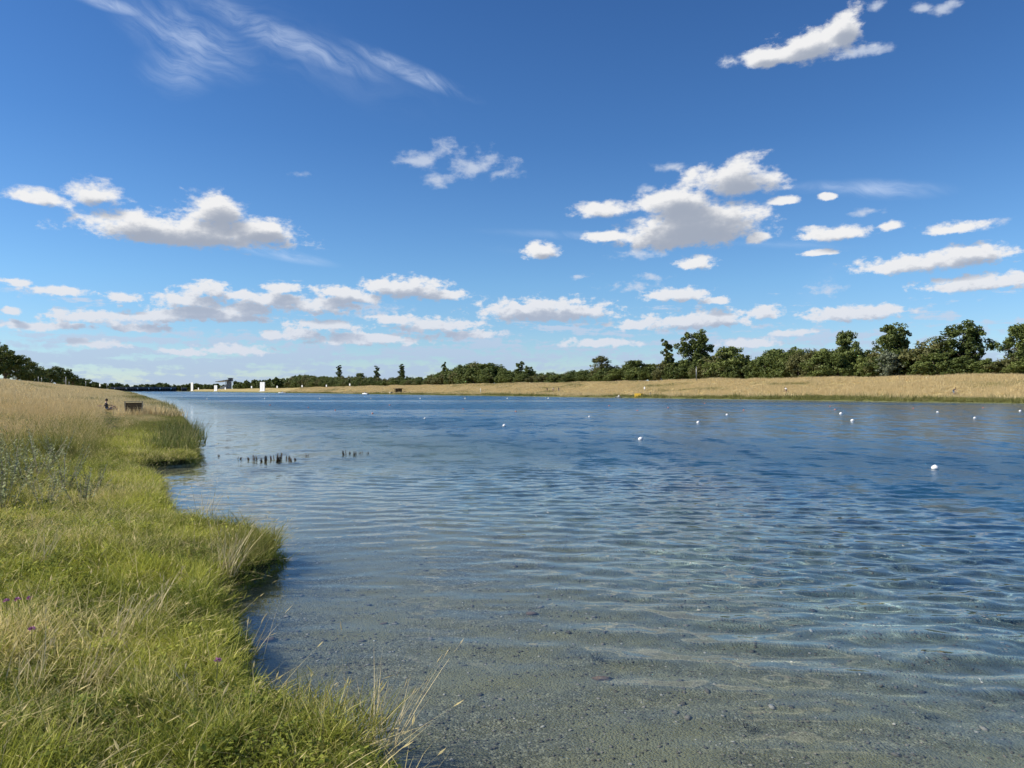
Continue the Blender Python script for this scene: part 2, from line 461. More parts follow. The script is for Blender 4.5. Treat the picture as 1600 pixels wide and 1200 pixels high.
for nd in T.t.nodes:
    if nd.type == 'VECT_MATH' and nd.operation == 'SCALE': nd.inputs['Scale'].default_value = .02
gcol = T.mix(T.sstep(T.sep(gr.outputs['Color'])[0], .05, 1.0), (.16, .165, .115), (.38, .385, .27))
gcol = T.mix(T.sstep(T.noise(pos, 14, 4, .7).outputs[0], .42, .6), gcol, (.19, .198, .13))
gcol = T.mix(T.sstep(T.noise(pos, 1.1, 4, .65).outputs[0], .38, .64), gcol, (.275, .28, .175))
silt_tint = T.mix(T.sstep(T.noise(pos, .5, 4, .6).outputs[0], .35, .65), (.13, .185, .17), (.23, .30, .265))
deep_tint = T.mix(T.sstep(T.noise(pos, .06, 3, .5).outputs[0], .35, .65), (.022, .105, .19), (.030, .135, .23))  # deep-water blue painted into the bed colour
silt_tint = T.mix(T.sstep(ps[2], -2.2, -.7), deep_tint, silt_tint)  # bed bluer and darker with depth, painted in for the water's light absorption
bed = T.mix(T.sstep(ps[2], -.75, -.35), silt_tint, gcol)
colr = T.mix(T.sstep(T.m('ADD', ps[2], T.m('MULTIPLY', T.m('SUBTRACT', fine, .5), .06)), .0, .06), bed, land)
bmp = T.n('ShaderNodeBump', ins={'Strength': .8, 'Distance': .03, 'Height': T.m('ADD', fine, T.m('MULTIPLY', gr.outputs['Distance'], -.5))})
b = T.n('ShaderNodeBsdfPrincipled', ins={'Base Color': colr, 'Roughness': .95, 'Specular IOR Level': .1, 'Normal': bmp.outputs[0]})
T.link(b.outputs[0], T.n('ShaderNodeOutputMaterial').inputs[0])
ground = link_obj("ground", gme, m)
tag(ground, kind='structure')
ground.cycles.is_caustics_receiver = True

# ---------------------------------------------------------------- lake: rippled sheet, finest near the shore
rng = np.random.default_rng(11)
uw = np.array(sorted(set(grow(2, -400, .08, 1.3)[1:] + list(np.arange(2, 16, .038)) + grow(16, END + 14, .039, 1.021))))
vw = np.array(sorted(set([-.6, -.45] + list(np.arange(-.3, 11.5, .038)) + grow(11.5, RIGHT + 3, .039, 1.022))))
U, V = np.meshgrid(uw, vw, indexing='ij')
X, Y = uv2xy(U, V)
du = np.gradient(uw)[:, None]; dv = np.gradient(vw)[None, :]
sp = np.maximum(du, dv) + 0 * U
off = np.clip(V - shore_v(U), 0, None)
calm = .16 + .84 * ss(off / 9)
H = np.zeros_like(U)
lost = np.zeros_like(U); tot = 0
gust = .55 + .9 * fbm(X * .11, Y * .16, 41, 3)
for i in range(34):
    lam = .20 * (.80 / .20) ** rng.random()
    th = (rng.normal(0, .26) if i % 4 else rng.normal(0, .8)) + R(3)
    kx, ky = math.sin(th), math.cos(th)
    slope = .0235 * (lam / .5) ** .35
    amp = slope * lam / (2 * math.pi)
    ph = rng.random() * 6.28
    w = ss((lam / sp - 2.2) / 2.5)
    env = .35 + 1.3 * vnoise(X * (.5 / lam) + i * 7.1, Y * (.35 / lam) + i * 3.3, 60 + i)
    wob = 1.3 * fbm(X * .5, Y * .5, 90 + i, 2)
    H += w * amp * env * np.sin(2 * math.pi / lam * (kx * X + ky * Y) + ph + wob)
    lost += (1 - w) * slope**2; tot += slope**2
H *= calm * gust
lost = np.sqrt(lost / tot)
nu, nv = U.shape
idx = np.arange(nu * nv).reshape(nu, nv)
f = np.stack([idx[:-1, :-1], idx[:-1, 1:], idx[1:, 1:], idx[1:, :-1]], -1).reshape(-1, 4)[:, ::-1]
wme = mesh_np("lake_water", np.stack([X, Y, H], -1).reshape(-1, 3), f[:, ::-1], True)
if wme.polygons[0].normal.z < 0: wme.flip_normals()
attr(wme, "lost", (lost * calm).astype(np.float32))
m, T = new_mat("lake_water")
geo = T.n('ShaderNodeNewGeometry'); pos = geo.outputs['Position']
la = T.n('ShaderNodeAttribute', attribute_name="lost").outputs['Fac']
def slope_tex(scale, det, rough, sx=1.0):
    c = T.noise(T.v('MULTIPLY', pos, (sx, 1.0, 0.0)), scale, det, rough, '2D').outputs['Color']
    return T.v('SUBTRACT', c, (.5, .5, .5))
w1 = slope_tex(.9, 4, .75, .7)
w2 = slope_tex(4.5, 3, .7, .6)
patch = T.noise(T.xyz(T.m('MULTIPLY', T.v('DOT_PRODUCT', pos, (1, 0, 0)), .006), T.m('MULTIPLY', T.v('DOT_PRODUCT', pos, (0, 1, 0)), .022), 0.0), 1.0, 3, .6, '2D').outputs[0]
pw = T.sstep(patch, .36, .60, .45, 1.0)
w0 = T.v('SUBTRACT', T.noise(T.v('MULTIPLY', pos, (.75, .30, 0.0)), 1.0, 3, .6, '2D').outputs['Color'], (.5, .5, .5))
w0 = T.v('MULTIPLY', w0, (.5, 1.0, 0.0))
sl_ = T.v('ADD', T.v('ADD', T.v('SCALE', w1, None), T.v('SCALE', w2, None)), w0)
for nd in T.t.nodes:
    if nd.type == 'VECT_MATH' and nd.operation == 'SCALE': nd.inputs['Scale'].default_value = .85
lan = T.m('MULTIPLY', T.m('MAXIMUM', la, .035), pw)
msl = T.v('MULTIPLY', sl_, T.xyz(lan, lan, 0.0))
nrm = T.v('NORMALIZE', T.v('ADD', geo.outputs['Normal'], msl))
g = T.n('ShaderNodeBsdfGlass', distribution='MULTI_GGX', ins={'IOR': 1.333, 'Roughness': T.m('MULTIPLY', T.m('MULTIPLY', la, pw), .33), 'Normal': nrm, 'Color': (.955, .985, 1.0, 1)})
out = T.n('ShaderNodeOutputMaterial'); T.link(g.outputs[0], out.inputs[0])
lake = link_obj("lake_water", wme, m)
tag(lake, kind='structure')
lake.cycles.is_caustics_caster = True

# ================================================================ vegetation materials
def leafy(name, lo, hi, dry=None, trans=.35, inst=True, rough=.7):
    """leaf or blade: colour runs lo..hi with the blade's own random value; dry is blended in by the tuft's dryness"""
    m, T = new_mat(name)
    r = T.n('ShaderNodeAttribute', attribute_name="rnd").outputs['Fac']
    if inst:
        t = T.n('ShaderNodeAttribute', attribute_type='INSTANCER', attribute_name="tint").outputs['Fac']
    else:
        t = T.n('ShaderNodeObjectInfo').outputs['Random']
    f = T.m('ADD', T.m('MULTIPLY', r, .6), T.m('MULTIPLY', t, .4))
    c = T.mix(f, lo, hi)
    if dry is not None:
        tip = T.n('ShaderNodeAttribute', attribute_name="tip").outputs['Fac']
        d = T.n('ShaderNodeAttribute', attribute_type='INSTANCER', attribute_name="dry").outputs['Fac'] if inst else T.n('ShaderNodeAttribute', attribute_name="dryv").outputs['Fac']
        k_ = T.sstep(T.m('ADD', T.m('ADD', d, T.m('MULTIPLY', T.m('SUBTRACT', r, .5), .55)), T.m('MULTIPLY', tip, .22)), .35, .75)
        dc = T.mix(T.n('ShaderNodeAttribute', attribute_name="rnd").outputs['Fac'], tuple(x * .62 for x in dry), dry)
        c = T.mix(k_, c, dc)
    df = T.n('ShaderNodeBsdfPrincipled', ins={'Base Color': c, 'Roughness': rough, 'Specular IOR Level': .25})
    tr = T.n('ShaderNodeBsdfTranslucent', ins={'Color': c})
    mx = T.n('ShaderNodeMixShader', ins={0: trans, 1: df.outputs[0], 2: tr.outputs[0]})
    T.link(mx.outputs[0], T.n('ShaderNodeOutputMaterial').inputs[0])
    return m
M_GRASS = leafy("green_grass", (.085, .13, .016), (.60, .60, .095), (.80, .68, .33))
M_DRY = leafy("dry_meadow_grass", (.11, .14, .026), (.34, .33, .085), (.70, .56, .29))
M_REED = leafy("reed_leaf", (.05, .085, .018), (.15, .19, .045), (.40, .30, .14))
M_FARGRASS = leafy("far_meadow", (.12, .14, .04), (.28, .26, .085), (.76, .62, .34))
M_SILVER = leafy("mugwort_leaf", (.13, .16, .09), (.34, .38, .27), None, .2)

def blades(rng, n, rad, hmin, hmax, wid, lean, curl, seg=3, seedhead=0.0, bias=(0, 0), dryv=None):
    """tuft of n bent tapering blades; returns verts, faces(tris), rnd, tip"""
    vs_, fs, rn, tp, dv = [], [], [], [], []
    base = 0
    for i in range(n):
        a = rng.random() * 6.283; rr = rad * math.sqrt(rng.random())
        p = np.array([rr * math.cos(a), rr * math.sin(a), -.03])
        h = hmin + (hmax - hmin) * rng.random() ** 1.4
        la = rng.random() * 6.283
        ln = lean * (.3 + rng.random())
        d = np.array([math.cos(la) * ln + bias[0], math.sin(la) * ln + bias[1], 1.0]); d /= np.linalg.norm(d)
        cv = np.array([math.cos(la), math.sin(la), 0]) * curl * rng.random() + np.array([bias[0], bias[1], 0]) * curl - np.array([0, 0, .35 * curl * rng.random()])
        wa = rng.random() * 6.283
        side = np.array([math.cos(wa), math.sin(wa), 0])
        w = wid * (.6 + .8 * rng.random())
        r_ = rng.random()
        for s in range(seg + 1):
            t = s / seg
            q = p + d * h * t + cv * h * t * t
            ww = w * (1 - t) ** .7 if s < seg else 0
            if s < seg:
                vs_ += [q - side * ww / 2, q + side * ww / 2]; rn += [r_, r_]; tp += [t, t]
            else:
                vs_.append(q); rn.append(r_); tp.append(1.0)
        for s in range(seg - 1):
            b0 = base + 2 * s
            fs += [(b0, b0 + 1, b0 + 3), (b0, b0 + 3, b0 + 2)]
        b0 = base + 2 * (seg - 1)
        fs.append((b0, b0 + 1, b0 + 2))
        base = len(vs_)
        if rng.random() < seedhead:
            top = p + d * h * .93 + cv * h * .87; dirn = d + cv * 1.6; dirn = dirn / np.linalg.norm(dirn)
            L = (.05 + .05 * rng.random()) * min(1.0, h / .5 + .25)
            for ang in (wa, wa + 1.57):
                sd = np.array([math.cos(ang), math.sin(ang), 0]) * (.0032 + .003 * rng.random())
                vs_ += [top, top + dirn * L * .4 - sd, top + dirn * L, top + dirn * L * .4 + sd]
                rn += [.8, .9, .9, .8]; tp += [1.0] * 4
                fs += [(base, base + 1, base + 2), (base, base + 2, base + 3)]
                base = len(vs_)
    return np.array(vs_), np.array(fs), np.array(rn), np.array(tp)
def tuft_mesh(name, mat, *a, **k_):
    v, f, r, t = blades(*a, **k_)
    me = mesh_np(name, v, f)
    attr(me, "rnd", r.astype(np.float32)); attr(me, "tip", t.astype(np.float32))
    me.materials.append(mat)
    return me

def scatter(name, meshes, pts, rot, scl, idx, tint, dry, label, cat):
    """one stuff object: tufts instanced on its points"""
    me = bpy.data.meshes.new(name)
    pts = np.asarray(pts, np.float32)
    me.vertices.add(len(pts)); me.vertices.foreach_set('co', pts.ravel())
    attr(me, "rot", np.asarray(rot, np.float32), 'FLOAT_VECTOR'); attr(me, "scl", np.asarray(scl, np.float32), 'FLOAT_VECTOR')
    attr(me, "idx", np.asarray(idx, np.int32), 'INT'); attr(me, "tint", np.asarray(tint, np.float32)); attr(me, "dry", np.asarray(dry, np.float32))
    o = link_obj(name, me)
    c = bpy.data.collections.new(name + "_tufts")
    for i, m_ in enumerate(meshes):
        so_ = bpy.data.objects.new("%s_%02d" % (name, i), m_); so_.cycles.is_caustics_receiver = name == "gravel"
        c.objects.link(so_)
    g = bpy.data.node_groups.new(name, 'GeometryNodeTree')
    g.interface.new_socket("Geometry", in_out='INPUT', socket_type='NodeSocketGeometry')
    g.interface.new_socket("Geometry", in_out='OUTPUT', socket_type='NodeSocketGeometry')
    N, L = g.nodes, g.links
    gi, go = N.new('NodeGroupInput'), N.new('NodeGroupOutput')
    ip = N.new('GeometryNodeInstanceOnPoints'); ci = N.new('GeometryNodeCollectionInfo')
    ci.inputs['Collection'].default_value = c; ci.inputs['Separate Children'].default_value = True; ci.inputs['Reset Children'].default_value = True
    def na(nm, t):
        n = N.new('GeometryNodeInputNamedAttribute'); n.data_type = t; n.inputs[0].default_value = nm; return n.outputs[0]
    L.new(gi.outputs[0], ip.inputs['Points']); L.new(ci.outputs[0], ip.inputs['Instance'])
    ip.inputs['Pick Instance'].default_value = True
    L.new(na("idx", 'INT'), ip.inputs['Instance Index']); L.new(na("scl", 'FLOAT_VECTOR'), ip.inputs['Scale'])
    er = N.new('FunctionNodeEulerToRotation'); L.new(na("rot", 'FLOAT_VECTOR'), er.inputs[0]); L.new(er.outputs[0], ip.inputs['Rotation'])
    L.new(ip.outputs[0], go.inputs[0])
    md = o.modifiers.new("tufts", 'NODES'); md.node_group = g
    tag(o, label, cat, kind='stuff')
    return o

def inview(x, y, pad=60, near=0):
    """keep points a camera near the photographer's place could see"""
    px = 800 + FPX * x / np.maximum(y, .1)
    return (y > 1.5) & (px > -260 - pad) & (px < 1860 + pad)
def rots(n, rng, tilt=.12):
    return np.stack([rng.normal(0, tilt, n), rng.normal(0, tilt, n), rng.random(n) * 6.283], -1)

rg = np.random.default_rng(5)
# ---------------------------------------------------------------- short bank grass
def bank_pts(n, umin, umax, smin, smax):
    u = umin + (umax - umin) * rg.random(n); s = smin + (smax - smin) * rg.random(n)
    v = shore_v(u) - s
    x, y = uv2xy(u, v)
    return u, v, s, x, y
SEAT_D = 62.0
def lane(x, y):
    """flattened grass where someone sits"""
    px = 800 + FPX * x / np.maximum(y, .5)
    return 1 - .93 * np.exp(-((px - 170) / 20) ** 4) * ss((y - 26) / 12) * ss((SEAT_D + 3 - y) / 2)
def tallness(u, s):
    """0 on the trodden strip beside the water, 1 in the standing meadow"""
    edge = np.interp(u, [0, 5, 9, 12, 16, 20, 26, 40, 60, 120], [9.5, 7.8, 3.6, 2.6, 2.1, 1.9, 2.0, 2.8, 3.2, 3.2])
    t = ss((s - edge + (fbm(u * .5, s * .5, 77, 3) - .5) * 2.6) / 1.5)
    return t * lane(*uv2xy(u, shore_v(u) - s))
short = [tuft_mesh("grass_tuft", M_GRASS, np.random.default_rng(i), 40, .13, .035, .135, .0085, 1.0, .6, bias=(.28, .05)) for i in range(7)]
long_ = [tuft_mesh("long_grass_tuft", M_GRASS, np.random.default_rng(30 + i), 26, .10, .10, .27, .0075, .7, .6, seedhead=.06) for i in range(5)]
def weed_mesh(seed):
    r = np.random.default_rng(seed); V_, F_, R_ = [], [], []; b = 0
    for i in range(26):
        w = r.random() * 6.283; q = r.random() * .07; c = np.array([q * math.cos(w * 3), q * math.sin(w * 3), r.uniform(.02, .09)])
        L = r.uniform(.014, .032); dv = np.array([math.cos(w), math.sin(w), r.uniform(-.1, .6)]); sd = np.array([-math.sin(w), math.cos(w), r.normal(0, .2)]) * L * .34
        V_ += [c, c + dv * L * .35 - sd, c + dv * L * .75 - sd * .7, c + dv * L, c + dv * L * .75 + sd * .7, c + dv * L * .35 + sd]; F_.append(tuple(range(b, b + 6))); b += 6; R_ += [r.random() * .5] * 6
    me = mesh_np("turf_weed", np.array(V_), np.array(F_)); attr(me, "rnd", np.array(R_, np.float32)); attr(me, "tip", np.zeros(b, np.float32)); me.materials.append(M_GRASS); return me
weeds = [weed_mesh(i) for i in range(4)]
thatch = [tuft_mesh("thatch_tuft", M_GRASS, np.random.default_rng(50 + i), 9, .12, .16, .36, .0062, 1.7, .7, seedhead=.25, bias=(.5, .1)) for i in range(4)]
u, v, s, x, y = bank_pts(110000, 1.5, 36, -.04, 9)
d = np.hypot(x, y)
keep = inview(x, y) & (rg.random(len(u)) < np.clip(9.0 / d, .22, 1)) & (tallness(u, s) < .8)
u, v, s, x, y, d = [a[keep] for a in (u, v, s, x, y, d)]
n = len(u)
z = ground_z(u, v)
patch_ = fbm(x * .9, y * .9, 55, 4); pd = fbm(x * .55, y * .55, 56, 4)
lg = rg.random(n) < np.clip((fbm(x * 1.1, y * 1.1, 57, 3) - .52) * 4, .04, .7)
idx = np.where(lg, 7 + rg.integers(0, 5, n), rg.integers(0, 7, n))
kd = rg.random(n); wd = kd < np.clip((fbm(x * 1.4, y * 1.4, 58, 3) - .45) * .8, .01, .2); th_ = kd > .94
idx = np.where(wd, 12 + rg.integers(0, 4, n), np.where(th_, 16 + rg.integers(0, 4, n), idx))
sc = (.75 + .55 * rg.random(n)) * (1 + .25 * np.clip(d / 14 - .6, 0, 1.2)) * (.75 + .5 * patch_)
rt = rots(n, rg, .16); rt[:, 1] += .45 * np.exp(-s / .18); rt[:, 2] = np.where(s < .25, rg.normal(YAW, .9, n), rt[:, 2])
scatter("short_grass", short + long_ + weeds + thatch, np.stack([x, y, z], -1), rt, np.stack([sc, sc, sc * (.8 + .5 * rg.random(n))], -1), idx,
        np.clip((patch_ - .5) * 3.2 + .46 + rg.normal(0, .12, n), 0, 1), np.where(th_, .95, np.where(wd, 0, np.clip((pd - .5) * .8 + .14 + rg.normal(0, .08, n), 0, .8))),
        "short yellow-green grass covering the trodden strip of near bank beside the water", "grass")
# ---------------------------------------------------------------- tall dry meadow of the near bank
tall = [tuft_mesh("meadow_tuft", M_DRY, np.random.default_rng(60 + i), 44, .22, .25, .82, .0065, .30, .28, seedhead=.35, bias=(.10, 0)) for i in range(7)]
mids = [tuft_mesh("meadow_low_tuft", M_DRY, np.random.default_rng(80 + i), 46, .20, .15, .45, .0075, .5, .4, seedhead=.05) for i in range(5)]
u = 2 + 78 * rg.random(60000) ** 1.25; s = .05 + 40 * rg.random(60000) ** 1.7
v = shore_v(u) - s; x, y = uv2xy(u, v); d = np.hypot(x, y)
tl = tallness(u, s)
keep = inview(x, y) & (rg.random(len(u)) < np.maximum(tl, .75 * ss((u - 17) / 8))) & (d > 4.2)
u, v, s, x, y, d, tl = [a[keep] for a in (u, v, s, x, y, d, tl)]
n = len(u); z = ground_z(u, v)
hh = (.35 + .65 * lane(x, y)) * np.interp(u, [0, 10, 20, 40, 80], [.75, .85, .95, .95, .9]) * (.45 + 1.1 * fbm(x * .55, y * .55, 91, 3)) * (.30 + .70 * tl)
dr = np.clip(.12 - .22 * (1 - tl) + .50 * ss((s - 1.5) / 9) + .30 * ss((u - 12) / 40) + (fbm(x * .45, y * .45, 92, 4) - .5) * 1.9 - .55 * (1 - ss((s - .2) / 2.6)), 0, 1)
idx = np.where(rg.random(n) < .38, 7 + rg.integers(0, 5, n), rg.integers(0, 7, n))
sc = (.8 + .5 * rg.random(n)) * hh; wx = sc * (1 + .5 * np.clip(d / 40, 0, 1.6))
scatter("meadow_grass", tall + mids, np.stack([x, y, z], -1), rots(n, rg, .12), np.stack([wx, wx, sc], -1), idx, rg.random(n), dr,
        "tall straw-coloured meadow grass rising behind the near bank", "grass")
# ---------------------------------------------------------------- far meadow: coarse clumps over both dikes
clump = [tuft_mesh("far_meadow_clump", M_FARGRASS, np.random.default_rng(100 + i), 60, .9, .3, .85, .045, .25, .2, seg=2) for i in range(6)]
u1 = 60 + 640 * rg.random(24000) ** 1.6; s1 = .6 + 41 * rg.random(24000); v1 = shore_v(u1) - s1
u2 = 40 + 760 * rg.random(34000) ** 1.7; r2 = .2 + 27 * rg.random(34000); v2 = RIGHT + (fbm(u2 * .12, u2 * 0, 21, 4) - .5) * 2.2 + r2
uu = np.concatenate([u1, u2]); vv = np.concatenate([v1, v2])
dd = np.concatenate([np.clip(.15 + .8 * ss((s1 - 1) / 8), 0, 1), np.clip(-.05 + .95 * ss((r2 - .6) / 3.5), 0, 1)])
x, y = uv2xy(uu, vv); keep = inview(x, y)
uu, vv, dd, x, y = [a[keep] for a in (uu, vv, dd, x, y)]
n = len(uu); z = ground_z(uu, vv)
path = np.exp(-((vv - RIGHT - 6.5) / 1.0) ** 2)           # mown track along the foot of the dike
sc = (.55 + .5 * rg.random(n)) * (1 - .7 * path) * lane(x, y) * (1 + 1.1 * (rg.random(n) < .05) * (vv > RIGHT - 5) * (vv < RIGHT + 4)); wx = sc * 1.15
dd = np.clip(dd + (fbm(uu * .035, vv * .2, 95, 4) - .5) * 1.9 + (fbm(uu * .2, vv * .4, 97, 3) - .5) * .8, 0, 1)
scatter("dike_grass", clump, np.stack([x, y, z], -1), rots(n, rg, .1), np.stack([wx, wx, sc * (.7 + .6 * fbm(x * .06, y * .1, 96, 3))], -1), rg.integers(0, 6, n), rg.random(n), dd,
        "sun-bleached straw grass on the long dikes, greener along the waterline", "grass")

# ================================================================ trees
def leaf_mat(name, lo, hi):
    m, T = new_mat(name)
    r = T.n('ShaderNodeAttribute', attribute_name="rnd").outputs['Fac']
    t = T.n('ShaderNodeObjectInfo').outputs['Random']
    c = T.mix(T.m('ADD', T.m('MULTIPLY', r, .7), T.m('MULTIPLY', t, .3)), lo, hi)
    df = T.n('ShaderNodeBsdfPrincipled', ins={'Base Color': c, 'Roughness': .6, 'Specular IOR Level': .3})
    tr = T.n('ShaderNodeBsdfTranslucent', ins={'Color': c})
    mx = T.n('ShaderNodeMixShader', ins={0: .22, 1: df.outputs[0], 2: tr.outputs[0]})
    T.link(mx.outputs[0], T.n('ShaderNodeOutputMaterial').inputs[0])
    return m
M_DARK = leaf_mat("leaf_dark", (.040, .064, .016), (.170, .205, .046))
M_MID = leaf_mat("leaf_mid", (.052, .080, .018), (.200, .235, .058))
M_OLIVE = leaf_mat("leaf_olive", (.062, .072, .022), (.195, .190, .064))
M_PALE = leaf_mat("leaf_silver", (.10, .12, .07), (.27, .30, .20))
M_BARK = plain("bark", (.12, .10, .075), .9, var=.35, scale=3, bump=.5)

def tube(path, radii, sides=6):
    path = [np.array(p, float) for p in path]
    V_, F_ = [], []
    for i, p in enumerate(path):
        t = path[min(i + 1, len(path) - 1)] - path[max(i - 1, 0)]; t = t / (np.linalg.norm(t) + 1e-9)
        a = np.cross(t, [0, 0, 1.0]) if abs(t[2]) < .95 else np.cross(t, [1.0, 0, 0]); a /= np.linalg.norm(a); b = np.cross(t, a)
        for k_ in range(sides):
            w = 2 * math.pi * k_ / sides
            V_.append(p + radii[i] * (a * math.cos(w) + b * math.sin(w)))
    for i in range(len(path) - 1):
        for k_ in range(sides):
            j = (k_ + 1) % sides
            F_.append((i * sides + k_, i * sides + j, (i + 1) * sides + j, (i + 1) * sides + k_))
    return V_, F_
class Geo:
    """collects shapes into one mesh"""
    def __init__(s): s.v, s.f = [], []
    def add(s, V_, F_):
        b = len(s.v); s.v += [tuple(map(float, p)) for p in V_]; s.f += [tuple(i + b for i in f) for f in F_]; return s
    def tube(s, path, radii, sides=6, cap=True):
        if not isinstance(radii, (list, tuple)): radii = [radii] * len(path)
        V_, F_ = tube(path, radii, sides)
        if cap: F_ = F_ + [tuple(range(sides))[::-1], tuple(range(len(V_) - sides, len(V_)))]
        return s.add(V_, F_)
    def box(s, x0, x1, y0, y1, z0, z1, bev=0.0):
        if bev <= 0:
            V_ = [(x, y, z) for z in (z0, z1) for y in (y0, y1) for x in (x0, x1)]
            return s.add(V_, [(0, 2, 3, 1), (4, 5, 7, 6), (0, 1, 5, 4), (2, 6, 7, 3), (0, 4, 6, 2), (1, 3, 7, 5)])
        prof = [(x0 + bev, y0), (x1 - bev, y0), (x1, y0 + bev), (x1, y1 - bev), (x1 - bev, y1), (x0 + bev, y1), (x0, y1 - bev), (x0, y0 + bev)]
        cx, cy = (x0 + x1) / 2, (y0 + y1) / 2
        def ring(z, k_): return [(cx + (px - cx) * k_[0], cy + (py - cy) * k_[1], z) for px, py in prof]
        ki = (1 - 2 * bev / (x1 - x0), 1 - 2 * bev / (y1 - y0))
        V_ = ring(z0, ki) + ring(z0 + bev, (1, 1)) + ring(z1 - bev, (1, 1)) + ring(z1, ki)
        F_ = [tuple(range(8))[::-1], tuple(range(24, 32))]
        for r_ in range(3):
            for i in range(8): F_.append((r_ * 8 + i, r_ * 8 + (i + 1) % 8, r_ * 8 + 8 + (i + 1) % 8, r_ * 8 + 8 + i))
        return s.add(V_, F_)
    def lathe(s, prof, n=16, c=(0, 0)):
        V_ = [(c[0] + r * math.cos(2 * math.pi * k_ / n), c[1] + r * math.sin(2 * math.pi * k_ / n), z) for r, z in prof for k_ in range(n)]
        F_ = [(i * n + k_, i * n + (k_ + 1) % n, (i + 1) * n + (k_ + 1) % n, (i + 1) * n + k_) for i in range(len(prof) - 1) for k_ in range(n)]
        return s.add(V_, F_)
    def mesh(s, name, mat=None, smooth=False):
        me = bpy.data.meshes.new(name); me.from_pydata(s.v, [], s.f); me.update()
        if smooth: me.polygons.foreach_set('use_smooth', np.ones(len(me.polygons), bool))
        if mat: me.materials.append(mat)
        return me
    def obj(s, name, mat, parent=None, smooth=False):
        return link_obj(name, s.mesh(name, mat, smooth), None, parent)

def crown_mesh(name, mat, seed, blobs, nleaf, size, sub=9):
    """leaf clusters through the volume of many uneven sub-clumps; blobs: (x,y,z,rx,ry,rz)"""
    r = np.random.default_rng(seed)
    vol = np.array([b[3] * b[4] * b[5] for b in blobs]) ** .67; vol /= vol.sum()
    C, N_, S_ = [], [], []
    for b, w in zip(blobs, vol):
        ns = max(4, int(sub * len(blobs) * w))
        dirs = r.normal(size=(ns, 3)); dirs /= np.linalg.norm(dirs, axis=1)[:, None]
        rad = r.uniform(.45, .95, ns)[:, None]
        cc = np.array(b[:3]) + dirs * rad * np.array(b[3:])
        cr = np.array(b[3:]) * r.uniform(.28, .48, (ns, 1))
        m_ = max(12, int(nleaf * w / ns))
        for c, rr in zip(cc, cr):
            dd = r.normal(size=(m_, 3)); dd /= np.linalg.norm(dd, axis=1)[:, None]
            q = r.uniform(.35, 1.12, (m_, 1)) ** .6
            C.append(c + dd * q * rr); N_.append(dd + r.normal(0, .55, (m_, 3))); S_.append(np.full(m_, r.random()))
    C = np.concatenate(C); N_ = np.concatenate(N_); S_ = np.concatenate(S_)
    N_ /= np.linalg.norm(N_, axis=1)[:, None]
    n = len(C)
    t = r.normal(size=(n, 3)); A = np.cross(N_, t); A /= np.linalg.norm(A, axis=1)[:, None]; B = np.cross(N_, A)
    sz = size * r.uniform(.55, 1.25, (n, 1))
    V_ = np.stack([C - A * sz, C - B * sz * .55, C + A * sz, C + B * sz * .55], 1).reshape(-1, 3)
    me = mesh_np(name, V_, np.arange(4 * n).reshape(n, 4))
    attr(me, "rnd", np.repeat(np.clip(.55 * S_ + .45 * r.random(n), 0, 1), 4).astype(np.float32))
    me.materials.append(mat)
    return me
def trunk_mesh(name, seed, h, r0, targets, lean=0.0):
    r = np.random.default_rng(seed); G = Geo()
    pts = [(lean * h * t + r.normal(0, .012) * h * t, r.normal(0, .012) * h * t, h * t - .3) for t in np.linspace(0, 1, 6)]
    G.tube(pts, [r0 * (1.25 if i == 0 else 1 - .14 * i) for i in range(6)], 8)
    for q in targets:
        k_ = r.integers(2, 5); p = np.array(pts[k_]); q = np.array(q, float); mid = (p + q) / 2 + np.array([0, 0, .06 * h])
        G.tube([p, mid, q], [r0 * .42, r0 * .28, r0 * .09], 5)
    return G.mesh(name, M_BARK, True)

TREES = {}
def kind(key, mat, seed, h, blobs, nleaf, size, r0, trunk_h, lean=0, sub=9):
    """a unit tree h metres tall, kept as meshes and shared by its copies"""
    cm = crown_mesh("crown", mat, seed, blobs, nleaf, size, sub)
    co = np.empty(len(cm.vertices) * 3, np.float32); cm.vertices.foreach_get('co', co); co = co.reshape(-1, 3)
    co[:, 2] *= h / np.percentile(co[:, 2], 99.3); cm.vertices.foreach_set('co', co.ravel()); cm.update()
    CROWN_W[key] = float(np.percentile(np.abs(co[:, 0]), 97))
    TREES[key] = (h, cm, trunk_mesh("trunk", seed, trunk_h, r0, [b[:3] for b in blobs], lean))
CROWN_W = {}
def rblobs(seed, n, rx, z0, z1, br, flat=.8, taper=.35):
    r = np.random.default_rng(seed); out = []
    for i in range(n):
        t = (i + .5) / n; z = z0 + (z1 - z0) * t
        w = rx * math.sqrt(max(.05, 1 - ((t - taper) / (1 - taper if t > taper else taper + .35)) ** 2))
        a = i * 2.4 + r.random(); q = w * r.uniform(.25, .95); b = br * r.uniform(.7, 1.25)
        out.append((q * math.cos(a), q * math.sin(a), z, b, b, b * flat))
    return out
kind("broad", M_DARK, 1, 14, rblobs(1, 18, 4.6, 4.3, 12.5, 1.75), 8200, .27, .42, 9)
kind("broad2", M_DARK, 2, 14, rblobs(12, 19, 4.0, 3.6, 12.5, 1.65, .95, .5), 8000, .27, .40, 9)
kind("tall", M_DARK, 3, 14, rblobs(23, 16, 3.4, 5.0, 12.5, 1.7, 1.0, .6), 7200, .26, .34, 10)
kind("round", M_MID, 4, 9, rblobs(34, 13, 3.6, 2.2, 7.6, 2.0, .85), 7000, .25, .26, 5)
kind("bush", M_MID, 5, 7, rblobs(45, 13, 3.5, 1.0, 5.6, 1.8, .8, .2), 6500, .24, .16, 3.5)
kind("bush2", M_DARK, 6, 7, rblobs(56, 14, 3.4, .9, 5.7, 1.7, .9, .2), 6500, .24, .16, 3.5)
